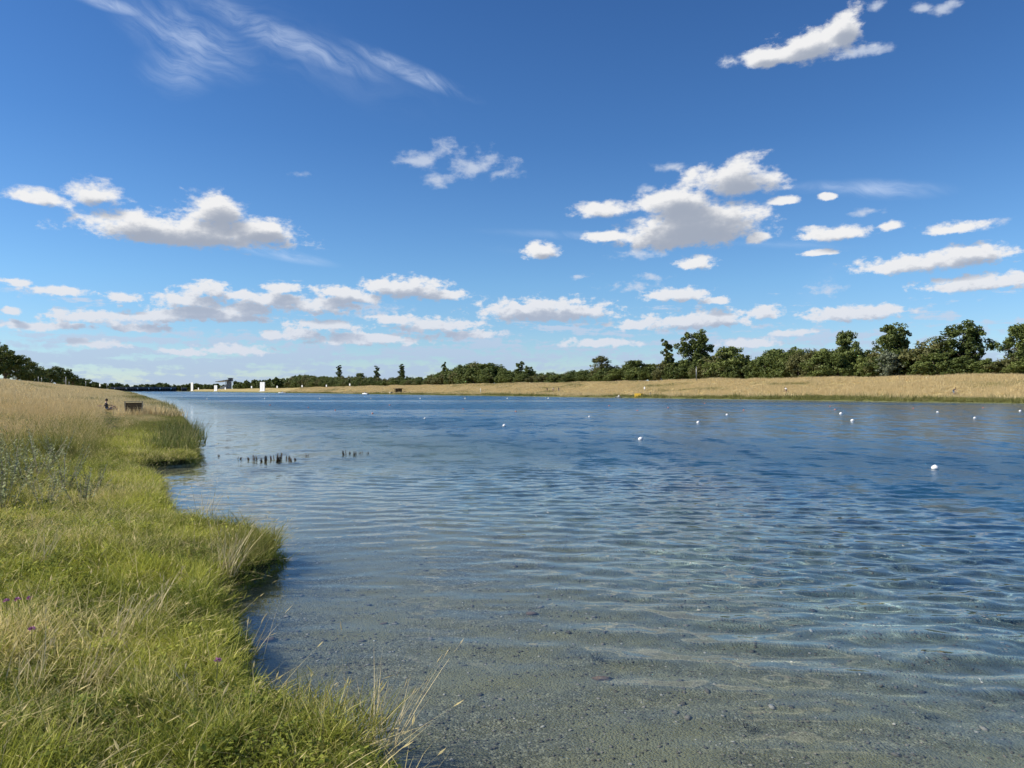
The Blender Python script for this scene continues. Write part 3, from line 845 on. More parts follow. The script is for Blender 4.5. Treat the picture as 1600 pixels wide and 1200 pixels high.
kind("bush3", M_OLIVE, 7, 7, rblobs(67, 13, 3.6, .9, 5.6, 1.8, .8, .25), 6500, .23, .16, 3.5)
kind("silver", M_PALE, 8, 7, rblobs(78, 12, 2.3, .9, 5.9, 1.5, .95, .25), 6000, .22, .16, 3.5)
kind("airy", M_OLIVE, 9, 11, rblobs(89, 13, 2.9, 2.6, 10, 1.45, 1.0, .4), 4200, .22, .22, 8)
kind("poplar", M_DARK, 10, 22, [(math.sin(i * 2.1) * .55, math.cos(i * 2.1) * .55, 2.2 + i * 1.55, 1.5 - .07 * i, 1.5 - .07 * i, 1.7) for i in range(12)], 7000, .30, .35, 16)
kind("slender", M_MID, 11, 12, [(.12 * i + .55 * math.sin(i * 2.3) - .9, .6 * math.cos(i * 2.3), 2.2 + i * 1.0, 1.25 - .045 * i, 1.2 - .045 * i, 1.15) for i in range(10)], 4200, .24, .2, 10, .03)

def add_tree(key, x, y, height, width=None, label=None, cat="tree", group=None, rz=None, sink=.15, name="tree", simple=False):
    h, cm, tm = TREES[key]
    s = height / h; w = s if width is None else width
    e = bpy.data.objects.new(name, None); col.objects.link(e)
    e.empty_display_size = .5
    e.location = (x, y, gz(x, y) - sink); e.scale = (w, w, s)
    e.rotation_euler = (0, 0, random.uniform(0, 6.283) if rz is None else rz)
    link_obj("crown", cm, None, e); link_obj("trunk", tm, None, e)
    tag(e, label, cat, group)
    return e
def tree_px(key, px, top, half, v, label, rz=None, name="tree", group=None, cat="tree"):
    """tree on the line v across the course whose top is seen at photo pixel (px, top), half = half its crown's width"""
    d = v / ((px - 800) / FPX * CS + SN)
    p = atpx(px, top, d)
    h = p.z - gz(p.x, p.y)
    return add_tree(key, p.x, p.y, h, half / FPX * d / CROWN_W[key], label, cat, group, rz, name=name)

# standing out of the belt behind the far dike
for a in [
 ("broad2", 1597, 506, 27, 174, "tall dark tree cut off by the picture's right edge"),
 ("broad", 1510, 503, 30, 176, "tall broad dark tree with an open ragged crown near the right edge"),
 ("tall", 1397, 506, 27, 178, "tall dark upright tree behind the silvery bush on the far dike"),
 ("round", 1317, 519, 25, 172, "round green tree topped by a looser crown, third tall one from the right edge"),
 ("tall", 1086, 517, 25, 174, "lone tall round-headed tree standing high above the thin grey mast"),
 ("slender", 1042, 531, 13, 172, "slim leaning tree just left of the tall round-headed one"),
 ("round", 1133, 543, 34, 171, "low spreading tree right of the tall round-headed one"),
 ("bush3", 1455, 534, 40, 173, "wide olive-green domed tree between the two tallest trees on the far dike"),
 ("airy", 941, 557, 19, 173, "pale airy tree rising left of the yellow crate"),
 ("round", 995, 563, 24, 171, "rounded tree directly above the yellow crate"),
 ("slender", 812, 565, 10, 175, "small leaning tree rising above the three walkers"),
 ("tall", 826, 572, 9, 174, "short pointed tree beside the small leaning one above the walkers"),
 ("broad", 768, 568, 24, 176, "large dark tree, right half of the hump in the tree belt"),
 ("broad2", 741, 568, 24, 178, "large dark tree, middle of the hump in the tree belt"),
 ("round", 716, 575, 18, 175, "mid-green tree at the hump's left shoulder beside a poplar"),
 ("poplar", 694, 566, 5.0, 180, "rightmost slim poplar, beside the hump of the tree belt"),
 ("poplar", 628, 569, 5.6, 182, "slim dark poplar standing just right of the open shelter"),
 ("poplar", 589, 572, 4.4, 182, "narrowest of the four poplars, second from the left"),
 ("poplar", 530, 571, 5.0, 182, "leftmost slim poplar above the far straw dike"),
 ("round", 563, 583, 10, 180, "flat-topped round tree between the two leftmost poplars"),
 ("silver", 1389, 548, 17, 166.5, "silvery grey-green bush at the foot of a tall upright tree"),
]: tree_px(*a)
# the belt itself
HP = [(400,592),(440,588),(480,590),(520,592),(560,592),(600,593),(650,592),(680,588),(700,580),(725,573),(745,571),(765,572),(790,577),(810,583),(850,585),(900,583),(930,577),(960,574),(1000,570),(1030,569),
      (1060,564),(1100,561),(1130,552),(1160,560),(1180,560),(1200,550),(1250,546),(1300,548),(1350,548),(1400,549),(1450,541),(1490,552),(1540,560),(1560,562),(1620,555),(1800,545)]
MARKS = [(1597, "the edge-cut tree"), (1510, "the ragged tall tree"), (1389, "the silvery bush"), (1317, "the third tall tree"), (1133, "the low spreading tree"),
         (1086, "the round-headed tree"), (995, "the tree above the crate"), (941, "the pale airy tree"), (812, "the tree above the walkers"), (768, "the belt's hump"), (694, "the rightmost poplar"),
         (628, "the poplar by the shelter"), (589, "the narrowest poplar"), (530, "the leftmost poplar")]
belt = []
u = 84.0
while u < 900:
    for row in (0, 1):
        v = 168 + random.uniform(-1.5, 3.5) + 8 * row
        x, y = uv2xy(u + 2 * row, v); px = 800 + FPX * x / y
        top = np.interp(px, [a for a, b in HP], [b for a, b in HP]) + random.uniform(-2, 9) * min(1, 180 / y) - (3 if row else -1)
        h = max(4.0, atpx(px, top, y).z - gz(x, y))
        key = ("bush", "bush2", "bush3", "bush2", "round")[random.randrange(5)]
        half = max(3.6, min(6.0, h * .52)) * random.uniform(.85, 1.2)
        belt.append((px, row, key, x, y, h, half))
    u += random.uniform(3.4, 5.0) * (1 + u / 650)
def ordinal(n):
    return {1: "first", 2: "second", 3: "third", 4: "fourth", 5: "fifth", 6: "sixth", 7: "seventh", 8: "eighth", 9: "ninth", 10: "tenth", 11: "eleventh", 12: "twelfth"}.get(n, "%dth" % n)
count = {}
for px, row, key, x, y, h, half in sorted(belt, key=lambda a: -a[0]):
    mk = None
    for mp, mn in MARKS:
        if mp > px: mk = mn
    c = count[(mk, row)] = count.get((mk, row), 0) + 1
    kindw = {"bush": "mid-green bush", "bush2": "dark green bush", "bush3": "olive-green bush", "round": "round-topped tree"}[key]
    lab = "%s, far belt's %s row, %s left of %s" % (kindw, ("front", "back")[row], ordinal(c), mk or "the picture edge")
    add_tree(key, x, y, h, half / CROWN_W[key], lab, "bush" if key != "round" else "tree", "dense tree belt behind the far dike", name="bush" if key != "round" else "tree")
# left wood, along the near dike
LP = [(-160,535),(-60,532),(0,546),(20,550),(40,560),(60,573),(80,574),(95,573),(115,584),(135,592),(150,597),(175,603)]
for i, (px, top, half, key) in enumerate([(-70,530,40,"broad"),(-22,536,34,"broad2"),(8,546,24,"broad"),(28,557,20,"broad2"),(46,566,16,"round"),(62,574,14,"bush"),(78,577,14,"broad"),(88,573,12,"broad2"),(102,577,11,"tall"),(114,585,10,"broad"),(126,591,9,"round"),(138,593,8,"broad2"),(150,597,7,"round"),(159,600,6,"broad")]):
    d = -62 / ((px - 800) / FPX * CS + SN)
    if d < 0 or d > 1500: d = 1500
    p = atpx(px, top, d)
    lab = ["dark tree beyond the near dike, mostly outside the left edge of the picture", "dark broad tree cut off by the left edge of the picture", "tallest dark tree of the wood at the left edge",
           "dark tree second in from the left edge, behind the straw crest", "dark tree third in from the left edge, lower than its neighbours", "lighter green tree in the dip of the left wood",
           "dark tree left of the twin crowns in the left wood", "higher twin crown in the middle of the left wood", "dark tree just right of the twin crowns in the left wood",
           "dark tree above the slim white mast on the near dike", "small dark tree fifth from the far end of the left wood", "small dark tree fourth from the far end of the left wood", "tiny dark tree third from the far end of the left wood",
           "tiny dark tree where the left wood meets the far end"][i]
    add_tree(key, p.x, p.y, p.z - gz(p.x, p.y), half / FPX * d / CROWN_W[key], lab)
# far woods read as one mass: clumps joined into single objects
def wood(name, pts, label, seed):
    r = np.random.default_rng(seed); V_, F_, R_ = [], [], []
    b = 0
    for (x, y, h) in pts:
        key = ("broad", "broad2", "bush2", "round")[r.integers(0, 4)]
        hh, cm, _ = TREES[key]
        co = np.empty(len(cm.vertices) * 3, np.float32); cm.vertices.foreach_get('co', co); co = co.reshape(-1, 4, 3)
        pick_ = r.random(len(co)) < .09
        q = co[pick_]; c = q.mean(1, keepdims=True); q = c + (q - c) * 3.4
        a = r.random() * 6.283; s = h / hh; z0 = gz(x, y)
        w = s * r.uniform(1.0, 1.35)
        q = np.stack([(q[..., 0] * math.cos(a) - q[..., 1] * math.sin(a)) * w + x, (q[..., 0] * math.sin(a) + q[..., 1] * math.cos(a)) * w + y, q[..., 2] * s * .98 + z0], -1)
        n = len(q); V_.append(q.reshape(-1, 3)); F_.append(np.arange(4 * n).reshape(n, 4) + b); b += 4 * n
        R_.append(np.clip(np.repeat(r.random(n) * .6, 4) + r.random() * .4, 0, 1))
    me = mesh_np(name, np.concatenate(V_), np.concatenate(F_)); attr(me, "rnd", np.concatenate(R_).astype(np.float32))
    o = link_obj(name, me, M_DARK); tag(o, label, "wood", kind='stuff')
pts = []
for i in range(210):
    u = 880 + 1400 * random.random(); v = 172 + random.uniform(0, 40); x, y = uv2xy(u, v)
    if not (310 < 800 + FPX * x / y < 368 and y < 1800): pts.append((x, y, random.uniform(8, 15)))
wood("far_wood", pts, "dark far-off wood behind the far dike towards the grandstand", 3)
pts = []
for i in range(150):
    u = 2200 + 250 * random.random(); v = random.uniform(-130, 190); x, y = uv2xy(u, v); pts.append((x, y, random.uniform(9, 19) * (1.25 if 60 < v < 110 else 1)))
for i in range(90):
    u = 1400 + 850 * random.random(); v = -62 - random.uniform(0, 50); x, y = uv2xy(u, v); pts.append((x, y, random.uniform(10, 16)))
wood("end_wood", pts, "thin dark line of woods closing the far end of the lake", 4)

# ================================================================ things on and beside the water
def empty(name, loc, rz=0.0, sc=1.0):
    e = bpy.data.objects.new(name, None); col.objects.link(e); e.location = loc; e.rotation_euler = (0, 0, rz); e.scale = (sc, sc, sc); e.empty_display_size = .3
    return e
def wpx(px, py):
    """point on the water seen at a photo pixel"""
    d = CAMH * FPX / (py - HOR)
    return Vector(((px - 800) / FPX * d, d, 0))
def vpx(px, v):
    """point of the ground on the line v across the course, at photo column px"""
    d = v / ((px - 800) / FPX * CS + SN); x = (px - 800) / FPX * d
    return Vector((x, d, gz(x, d)))
def hit(px, py):
    """where the ray through a photo pixel meets the ground"""
    d = 2.5
    while d < 900:
        p = atpx(px, py, d)
        if p.z <= gz(p.x, p.y): return Vector((p.x, p.y, gz(p.x, p.y)))
        d *= 1.004
    return p
ALONG = YAW      # rotation that turns local +Y down the course

M_WHITE = plain("white_paint", (.80, .80, .78), .5, var=.06)
M_BUOY = plain("white_buoy", (.82, .82, .80), .35, var=.05)
M_ORANGE = plain("orange_buoy", (.62, .22, .14), .5, var=.1)
M_GREY = plain("grey_metal", (.35, .36, .37), .45, .6, var=.1)
M_PALE_GREY = plain("pale_concrete", (.50, .49, .46), .85, var=.15)
M_DARKM = plain("dark_fascia", (.10, .105, .12), .6, var=.15)
M_BLACK = plain("black_rubber", (.02, .02, .022), .6, var=.2)
M_WOOD = plain("brown_wood", (.085, .055, .03), .8, var=.3, scale=14, bump=.4)
M_PALEWOOD = plain("weathered_wood", (.42, .36, .27), .8, var=.25, scale=14, bump=.3)
M_YELLOW = plain("yellow_plastic", (.80, .52, .05), .5, var=.08)
M_SKIN = plain("skin", (.52, .33, .24), .55, var=.06)
M_HAIR = plain("dark_hair", (.035, .025, .02), .6, var=.2)
M_NAVY = plain("navy_cloth", (.03, .035, .06), .85, var=.15)
M_TSHIRT = plain("white_cloth", (.75, .75, .74), .85, var=.08)
M_BLUEC = plain("grey_blue_cloth", (.20, .25, .32), .85, var=.15)
M_PINK = plain("pink_cloth", (.55, .28, .27), .85, var=.1)
M_STONE = plain("brown_stone", (.27, .19, .115), .9, var=.3, scale=8, bump=.5)
M_FLOWER = plain("pink_petal", (.52, .22, .42), .6, var=.25, scale=30)

# ---------------------------------------------------------------- buoys
bz = [( -.62, .0), (-.5, .52), (-.2, .9), (.1, 1.0), (.38, .93), (.66, .72), (.84, .46), (.93, .20)]
buoy_me = Geo().lathe([(max(r, .02), z) for z, r in bz] + [(.02, .95)], 20).mesh("float", M_BUOY, True)
cap_me = Geo().lathe([(.10, .90), (.12, .97), (.12, 1.05), (.07, 1.10), (.0, 1.10)], 10).mesh("cap", M_WHITE, True)
ring_me = Geo().lathe([(1.0, .05), (1.035, .07), (1.035, .13), (1.0, .15)], 20).mesh("seam_ring", M_WHITE, True)
ofloat = buoy_me.copy(); ofloat.materials.clear(); ofloat.materials.append(M_ORANGE)
def buoy(px, py, r, label, group, orange=False, parts=True):
    p = wpx(px, py + r * FPX / (CAMH * FPX / (py - HOR)) * .35)
    e = empty("buoy", (p.x, p.y, 0.02), random.random() * 6, r)
    link_obj("float", ofloat if orange else buoy_me, None, e)
    if parts:
        link_obj("cap", cap_me, None, e); link_obj("seam_ring", ring_me, None, e)
    tag(e, label, "buoy", group)
GW, GO, GF = "white ball buoys on the water", "small orange buoys on the water", "tiny white buoys in the far row"
for px, py, r, lab in [
 (1461, 731, .125, "largest and nearest white ball buoy, alone on the right side of the water"),
 (1001, 686, .145, "second largest white ball buoy, out in the middle of the water"),
 (1091, 660, .15, "white ball buoy, first one right of and beyond the middle one"),
 (1136, 648, .15, "white ball buoy standing below the low spreading tree"),
 (921, 651, .12, "white ball buoy straight below the small scull"),
 (788, 665, .145, "white ball buoy nearest among those left of the picture's middle"),
 (664, 654, .12, "leftmost of the clearly round white ball buoys"),
 (1332, 657, .17, "nearer of the two close white buoys below the third tall tree"),
 (1314, 646, .19, "farther of the two close white buoys below the third tall tree"),
 (1523, 653, .13, "white ball buoy below the ragged broad tall tree"),
 (1465, 644, .15, "white ball buoy below the olive domed tree, left of the cyclist"),
 (1594, 642, .16, "white ball buoy at the right edge of the picture"),
]: buoy(px, py, r * .78, lab, GW)
for i, px in enumerate((324, 414, 500, 580, 657, 727, 793, 857)):
    buoy(px, 623.2 - i * .1, .26, "%s tiny white buoy from the left in the far row before the dike" % ordinal(i + 1), GF, parts=False)
for i, (px, py) in enumerate([(422, 633), (482, 637), (524, 641), (582, 646), (609, 633), (724, 639), (806, 643), (952, 634), (996, 641.5), (1044, 637), (1101, 630.5), (1162, 640.6), (1297, 635), (1305, 640), (1427, 638), (1536, 637)]):
    buoy(px, py, .095 if py > 634 else .13, "%s small orange buoy counting from the left bank" % ordinal(i + 1), GO, True, False)

# ---------------------------------------------------------------- people
def person(name, label, loc, rz, J, top, legs, hair=M_HAIR, group=None, sc=1.0):
    """J: joints in metres: pelvis chest neck head + lists for l/r arms and legs. One continuous skinned body."""
    vs_, es, rad, mt = [], [], [], []
    def add(p, r, m_, par=None):
        vs_.append(p); rad.append(r); mt.append(m_)
        if par is not None: es.append((par, len(vs_) - 1))
        return len(vs_) - 1
    pe = add(J['pelvis'], .135, 2); ch = add(J['chest'], .145, 1, pe); ub = add(tuple(np.array(J['chest']) * .45 + np.array(J['neck']) * .55), .12, 1, ch)
    nk = add(J['neck'], .052, 0, ub); hd = add(J['head'], .088, 0, nk)
    hv = np.array(J['head']) - np.array(J['neck']); hv = hv / np.linalg.norm(hv)
    tp_ = add(tuple(np.array(J['head']) + hv * .09), .07, 0, hd)
    f = np.array(J.get('face', (0, 1, 0)), float)
    add(tuple(np.array(J['head']) + f * .095 - hv * .01), .016, 0, hd)           # nose
    for s in ('l', 'r'):
        a = J['arm_' + s]; i = add(a[0], .055, 1, ub); i = add(a[1], .042, 1, i); i = add(a[2], .03, 0, i)
        w = np.array(a[2]); dv = w - np.array(a[1]); dv /= np.linalg.norm(dv)
        pm = add(tuple(w + dv * .07), .033, 0, i); sd = np.cross(dv, [0, 0, 1.0]); sd /= (np.linalg.norm(sd) + 1e-6)
        for q, k_ in enumerate((-1.2, -.4, .4, 1.2)): add(tuple(w + dv * (.145 + .01 * (1 - abs(q - 1.5))) + sd * .018 * k_ - np.array([0, 0, .02])), .009, 0, pm)
        add(tuple(w + dv * .08 + sd * .055), .011, 0, pm)
        l = J['leg_' + s]; i = add(l[0], .088, 2, pe); i = add(l[1], .06, J.get('knee', 2), i); i = add(l[2], .04, J.get('shin', 2), i); add(l[3], .038, 3, i)
    me = bpy.data.meshes.new(name); me.from_pydata(vs_, es, []); me.update()
    o = bpy.data.objects.new(name, me); col.objects.link(o)
    o.modifiers.new("skin", 'SKIN'); sb = o.modifiers.new("sub", 'SUBSURF'); sb.levels = 1; sb.render_levels = 1
    for i, r in enumerate(rad):
        sv = me.skin_vertices[0].data[i]; sv.radius = (r, r); sv.use_root = (i == 0)
    bpy.context.view_layer.update()
    ev = o.evaluated_get(bpy.context.evaluated_depsgraph_get())
    body = bpy.data.meshes.new_from_object(ev)
    o.modifiers.clear(); o.data = body
    for m_ in (M_SKIN, top, legs, M_BLACK): body.materials.append(m_)
    A = np.array([vs_[a] for a, b in es]); B = np.array([vs_[b] for a, b in es]); mm = [mt[b] for a, b in es]
    for pl in body.polygons:
        c = np.array(pl.center); t = np.clip(((c - A) * (B - A)).sum(1) / (((B - A) ** 2).sum(1) + 1e-9), 0, 1)
        pl.material_index = mm[int(np.argmin(np.linalg.norm(A + (B - A) * t[:, None] - c, axis=1)))]; pl.use_smooth = True
    o.location = loc; o.rotation_euler = (0, 0, rz); o.scale = (sc,) * 3
    H_ = Geo().lathe([(.0, .125), (.05, .118), (.09, .08), (.108, .03), (.104, -.03), (.085, -.07)], 12)
    h_ = H_.obj("hair", hair, o, True); h_.location = Vector(J['head']) + Vector(hv) * .045 - Vector(f) * .018
    tag(o, label, "person", group)
    return o
STAND = dict(pelvis=(0, 0, .95), chest=(0, .01, 1.22), neck=(0, .02, 1.49), head=(0, .05, 1.62),
    arm_l=[(-.19, .01, 1.40), (-.25, -.03, 1.13), (-.24, .10, .90)], arm_r=[(.19, .01, 1.40), (.25, .06, 1.14), (.22, .20, .95)],
    leg_l=[(-.10, 0, .90), (-.11, .12, .50), (-.10, .02, .08), (-.10, .18, .03)], leg_r=[(.10, 0, .90), (.11, -.02, .50), (.11, -.22, .10), (.11, -.06, .03)])
SIT = dict(pelvis=(0, 0, .14), chest=(0, -.10, .42), neck=(0, -.10, .70), head=(0, -.06, .84),
    arm_l=[(-.19, -.10, .62), (-.30, -.30, .40), (-.30, -.42, .14)], arm_r=[(.19, -.10, .62), (.27, .10, .46), (.20, .34, .46)],
    leg_l=[(-.10, .04, .13), (-.14, .46, .38), (-.14, .76, .06), (-.14, .90, .04)], leg_r=[(.10, .04, .13), (.13, .50, .16), (.13, .92, .06), (.14, 1.0, .16)], knee=0, shin=0)
RIDE = dict(pelvis=(0, -.28, .98), chest=(0, -.06, 1.20), neck=(0, .17, 1.38), head=(0, .28, 1.49),
    arm_l=[(-.18, .12, 1.30), (-.24, .28, 1.12), (-.23, .46, 1.03)], arm_r=[(.18, .12, 1.30), (.24, .28, 1.12), (.23, .46, 1.03)],
    leg_l=[(-.09, -.24, .93), (-.11, .10, .74), (-.11, -.06, .34), (-.11, .08, .29)], leg_r=[(.09, -.24, .93), (.11, .06, .56), (.11, -.02, .18), (.11, .12, .13)], shin=0)
ROW = dict(pelvis=(0, 0, .24), chest=(0, -.06, .50), neck=(0, -.04, .78), head=(0, 0, .91),
    arm_l=[(-.19, -.05, .70), (-.26, .16, .55), (-.20, .40, .52)], arm_r=[(.19, -.05, .70), (.26, .16, .55), (.20, .40, .52)],
    leg_l=[(-.09, .04, .22), (-.11, .42, .44), (-.10, .74, .18), (-.10, .82, .26)], leg_r=[(.09, .04, .22), (.11, .42, .44), (.10, .74, .18), (.10, .82, .26)], knee=0, shin=0)

def bicycle(label, loc, rz):
    e = empty("bicycle", loc, rz)
    f = Geo(); hub = lambda y: (0, y, .34)
    bb, st_, hd_, ht = (0, -.06, .30), (0, -.24, .82), (0, .36, .88), (0, .40, .74)
    for a, b in ((bb, st_), (bb, ht), (st_, ht), (st_, hub(-.52)), (bb, hub(-.52)), (hd_, hub(.54))): f.tube([a, b], .017, 8)
    f.obj("frame", M_DARKM, e, True)
    h = Geo().tube([(-.28, .42, 1.0), (-.10, .44, 1.03), (.10, .44, 1.03), (.28, .42, 1.0)], .014, 8).tube([hd_, (0, .42, 1.02)], .016, 8); h.obj("handlebar", M_BLACK, e, True)
    Geo().box(-.07, .07, -.40, -.14, .88, .93, .02).tube([st_, (0, -.26, .9)], .014, 8).obj("saddle", M_BLACK, e, True)
    Geo().tube([(-.10, -.06, .30), (.10, -.06, .30)], .03, 10).obj("crank", M_GREY, e, True)
    for y in (-.52, .54):
        w = link_obj("wheel", Geo().tube([(-.04, y, .34), (.04, y, .34)], .03, 10).mesh("hub", M_GREY, True), None, e)
        t = Geo(); ring = [(0, y + .325 * math.cos(2 * math.pi * i / 24), .34 + .325 * math.sin(2 * math.pi * i / 24)) for i in range(25)]
        t.tube(ring, .019, 6, False).obj("tyre", M_BLACK, w, True)
        sp_ = Geo()
        for i in range(12): sp_.tube([(0, y, .34), (0, y + .31 * math.cos(i * .5236), .34 + .31 * math.sin(i * .5236))], .003, 3)
        sp_.obj("spokes", M_GREY, w)
    tag(e, label, "bicycle"); return e
p = vpx(1491, 146); bicycle("dark bicycle half hidden in straw grass below the ragged broad tall tree", p, ALONG + math.pi)
person("person", "cyclist in dark top leaning forward, riding below the ragged broad tall tree", p, ALONG + math.pi, RIDE, M_NAVY, M_BLUEC)
p = vpx(1228, 146); bicycle("dark bicycle under the rider in a white shirt on the far dike", p, ALONG)
person("person", "cyclist in white shirt and dark shorts riding along the far dike", p, ALONG, RIDE, M_TSHIRT, M_NAVY)
for px, m1, m2, lab in ((855, M_NAVY, M_NAVY, "leftmost of three walkers on the far dike, all in dark clothes"), (864.5, M_TSHIRT, M_PINK, "middle one of three walkers on the far dike, in a white top"), (873, M_NAVY, M_BLUEC, "rightmost of three walkers on the far dike, in a dark top")):
    p = vpx(px, 147); person("person", lab, p, ALONG + random.uniform(-.3, .3), STAND, m1, m2, group="walkers on the far dike")
x_ = (168 - 800) / FPX * SEAT_D; p = Vector((x_, SEAT_D, gz(x_, SEAT_D) + .12))
person("person", "person with dark hair sitting in tall grass on the near bank, bare legs stretched out", p, -1.2, SIT, M_NAVY, M_BLUEC, sc=1.0)
b = empty("backpack", (p.x - .75, p.y + .15, p.z - .02), .5)
Geo().box(-.16, .16, -.11, .11, 0, .46, .05).obj("bag_body", M_PINK, b, True); Geo().box(-.12, .12, -.17, -.112, .04, .24, .02).obj("front_pocket", M_NAVY, b, True)
Geo().tube([(-.05, 0, .455), (-.03, 0, .52), (.03, 0, .52), (.05, 0, .455)], .012, 6).obj("handle", M_BLACK, b, True)
tag(b, "small reddish backpack lying in the grass beside the seated person", "backpack")
p = vpx(1016, 141.5)
person("person", "person sitting at the waterline just right of the yellow crate", p, ALONG + 2.0, SIT, M_BLUEC, M_NAVY)

# ---------------------------------------------------------------- boats
def scull(px, py):
    q = wpx(px, py); e = empty("rowing_boat", (q.x, q.y, 0), -.45)
    H_ = Geo(); secs = []
    for t in np.linspace(-1, 1, 17):
        w = .28 * (1 - abs(t) ** 2.4) + .01; secs.append([(-w, 3.9 * t, .20), (-w * .8, 3.9 * t, .05), (0, 3.9 * t, -.07), (w * .8, 3.9 * t, .05), (w, 3.9 * t, .20)])
    V_ = [p_ for s in secs for p_ in s]; F_ = [(i * 5 + j, i * 5 + j + 1, i * 5 + j + 6, i * 5 + j + 5) for i in range(16) for j in range(4)]
    F_ += [(i * 5, i * 5 + 5, i * 5 + 9, i * 5 + 4) for i in range(16)]
    H_.add(V_, F_).obj("hull", M_WHITE, e, True)
    for s in (-1, 1):
        Geo().tube([(s * .25, .3, .25), (s * .8, .45, .32)], .015, 6).obj("rigger", M_GREY, e)
        o = Geo().tube([(s * .12, .42, .52), (s * .8, .45, .34), (s * 2.5, .2, .04)], .018, 6).obj("oar", M_GREY, e)
        Geo().box(min(s * 2.45, s * 2.9), max(s * 2.45, s * 2.9), .05, .22, -.03, .0).obj("blade", M_WHITE, o)
    tag(e, "slim white rowing scull near the far bank left of the yellow crate", "rowing boat")
    person("person", "rower in a white shirt seated in the slim scull", (q.x, q.y, .02), -.45, ROW, M_TSHIRT, M_NAVY)
scull(967, 621.6)
def motorboat(px, py, label, rz, sc=1.0):
    q = wpx(px, py); e = empty("motor_boat", (q.x, q.y, 0), rz, sc)
    V_, F_ = [], []
    for t in np.linspace(0, 1, 9):
        w = .95 * (1 - t ** 3.2) + .02; y = 4.6 * t - 2.0; h = .55 + .25 * t
        V_ += [(-w, y, h), (-w * .85, y, .05), (0, y, -.15 + .25 * t), (w * .85, y, .05), (w, y, h), (w * .8, y, h - .02), (-w * .8, y, h - .02)]
    F_ = [(i * 7 + j, i * 7 + (j + 1) % 7, i * 7 + 7 + (j + 1) % 7, i * 7 + 7 + j) for i in range(8) for j in range(7)] + [tuple(range(7))]
    Geo().add(V_, F_).obj("hull", M_WHITE, e, True)
    Geo().box(-.5, .5, -.3, .5, .5, 1.05, .08).obj("console", M_WHITE, e, True)
    Geo().box(-.55, .55, .52, .56, .9, 1.35).obj("windscreen", M_DARKM, e)
    Geo().box(-.2, .2, -2.35, -2.02, .1, .95, .08).obj("outboard", M_BLACK, e, True)
    tag(e, label, "motor boat")
motorboat(571, 616.4, "small white motor boat lying off the dike left of the open shelter", ALONG + .5, 1.0)
motorboat(441.5, 615.0, "tiny white motor boat right of the two-panel white tower", ALONG + 1.2, 1.2)

# ---------------------------------------------------------------- shelter, crates
p = vpx(622, 143); e = empty("shelter", p, ALONG - math.pi / 2 + .12)
Geo().box(-3.4, 3.4, -1.8, 1.8, 2.45, 2.72, .05).obj("roof", M_WOOD, e)
Geo().box(-2.5, 2.5, 1.2, 1.4, 0, 2.445).obj("back_wall", M_WOOD, e)
for sx in (-2.6, 2.6): Geo().box(sx - .1, sx + .1, -.6, 1.195, 0, 2.44).obj("side_wall", M_WOOD, e)
for sx in (-2.5, 0, 2.5): Geo().box(sx - .08, sx + .08, -1.2, -1.04, 0, 2.44).obj("post", M_WOOD, e)
Geo().box(-2.2, 2.2, .6, 1.0, .42, .50).box(-2.1, -1.9, .65, .95, 0, .415).box(1.9, 2.1, .65, .95, 0, .415).obj("bench", M_PALEWOOD, e)
Geo().box(-3.2, 3.2, -2.2, 1.7, -.6, -.01).obj("base_slab", M_PALE_GREY, e)
tag(e, "dark open wooden shelter with flat overhanging roof on the far waterline", "shelter")
p = vpx(611, 139); e = empty("storage_box", (p.x, p.y, p.z - .1), ALONG)
Geo().box(-.8, .8, -1.4, 1.4, 0, 1.0, .05).obj("box_body", M_PALEWOOD, e); Geo().box(-.86, .86, -1.46, 1.46, 1.003, 1.12, .03).obj("lid", M_PALEWOOD, e)
tag(e, "pale wooden box at the waterline left of the open shelter", "box")
p = vpx(998, 138.2); e = empty("crate", (p.x, p.y, .15), ALONG - 1.0, 1.2)
Geo().box(-.9, .9, -.6, .6, 0, .95, .06).obj("crate_body", M_YELLOW, e)
for i in range(5): Geo().box(-.82 + i * .38, -.70 + i * .38, -.65, -.602, .08, .88).obj("rib", M_YELLOW, e)
Geo().box(-.94, .94, -.64, .64, .953, 1.03, .02).obj("lid", M_YELLOW, e)
tag(e, "bright yellow crate with ribbed side at the far waterline", "crate")

# ---------------------------------------------------------------- marker boards and masts
def board(px, v, w, h, z0, label, mat=None, name="marker_board"):
    p = vpx(px, v); e = empty(name, p, -.6)
    Geo().box(-w / 2, w / 2, -.04, .04, z0, z0 + h, .02).obj("panel", mat or M_WHITE, e)
    for s in (-.3, .3): Geo().tube([(s * w, .09, -.3), (s * w, .09, z0 + h * .8)], .045, 8).obj("post", M_GREY, e)
    tag(e, label, "sign", "distance boards on the dike")
SGN = [(352, 152, 3.2, 4.0, 1.2, "square white board just right of the far grandstand"), (393, 156, 2.6, 3.0, 1.6, "white marker board left of the two-panel tower"), (433, 156, 2.2, 2.5, 1.6, "white marker board first right of the two-panel tower"),
       (472, 157, 1.7, 2.1, 1.5, "white marker board second right of the two-panel tower"), (510, 158, 1.4, 1.7, 1.3, "white marker board left of the leftmost poplar"), (546.5, 160, 1.3, 1.7, 1.2, "white marker board right of the leftmost poplar"),
       (310, 150, 4.0, 5.0, 2.0, "small white board right of the narrow white tower"), (267, 150, 4.5, 5.0, 9.0, "small high white board left of the narrow white tower"), (1007, 148, .42, .75, .75, "small white sign on the slope above the yellow crate")]
for a in SGN: board(*a)
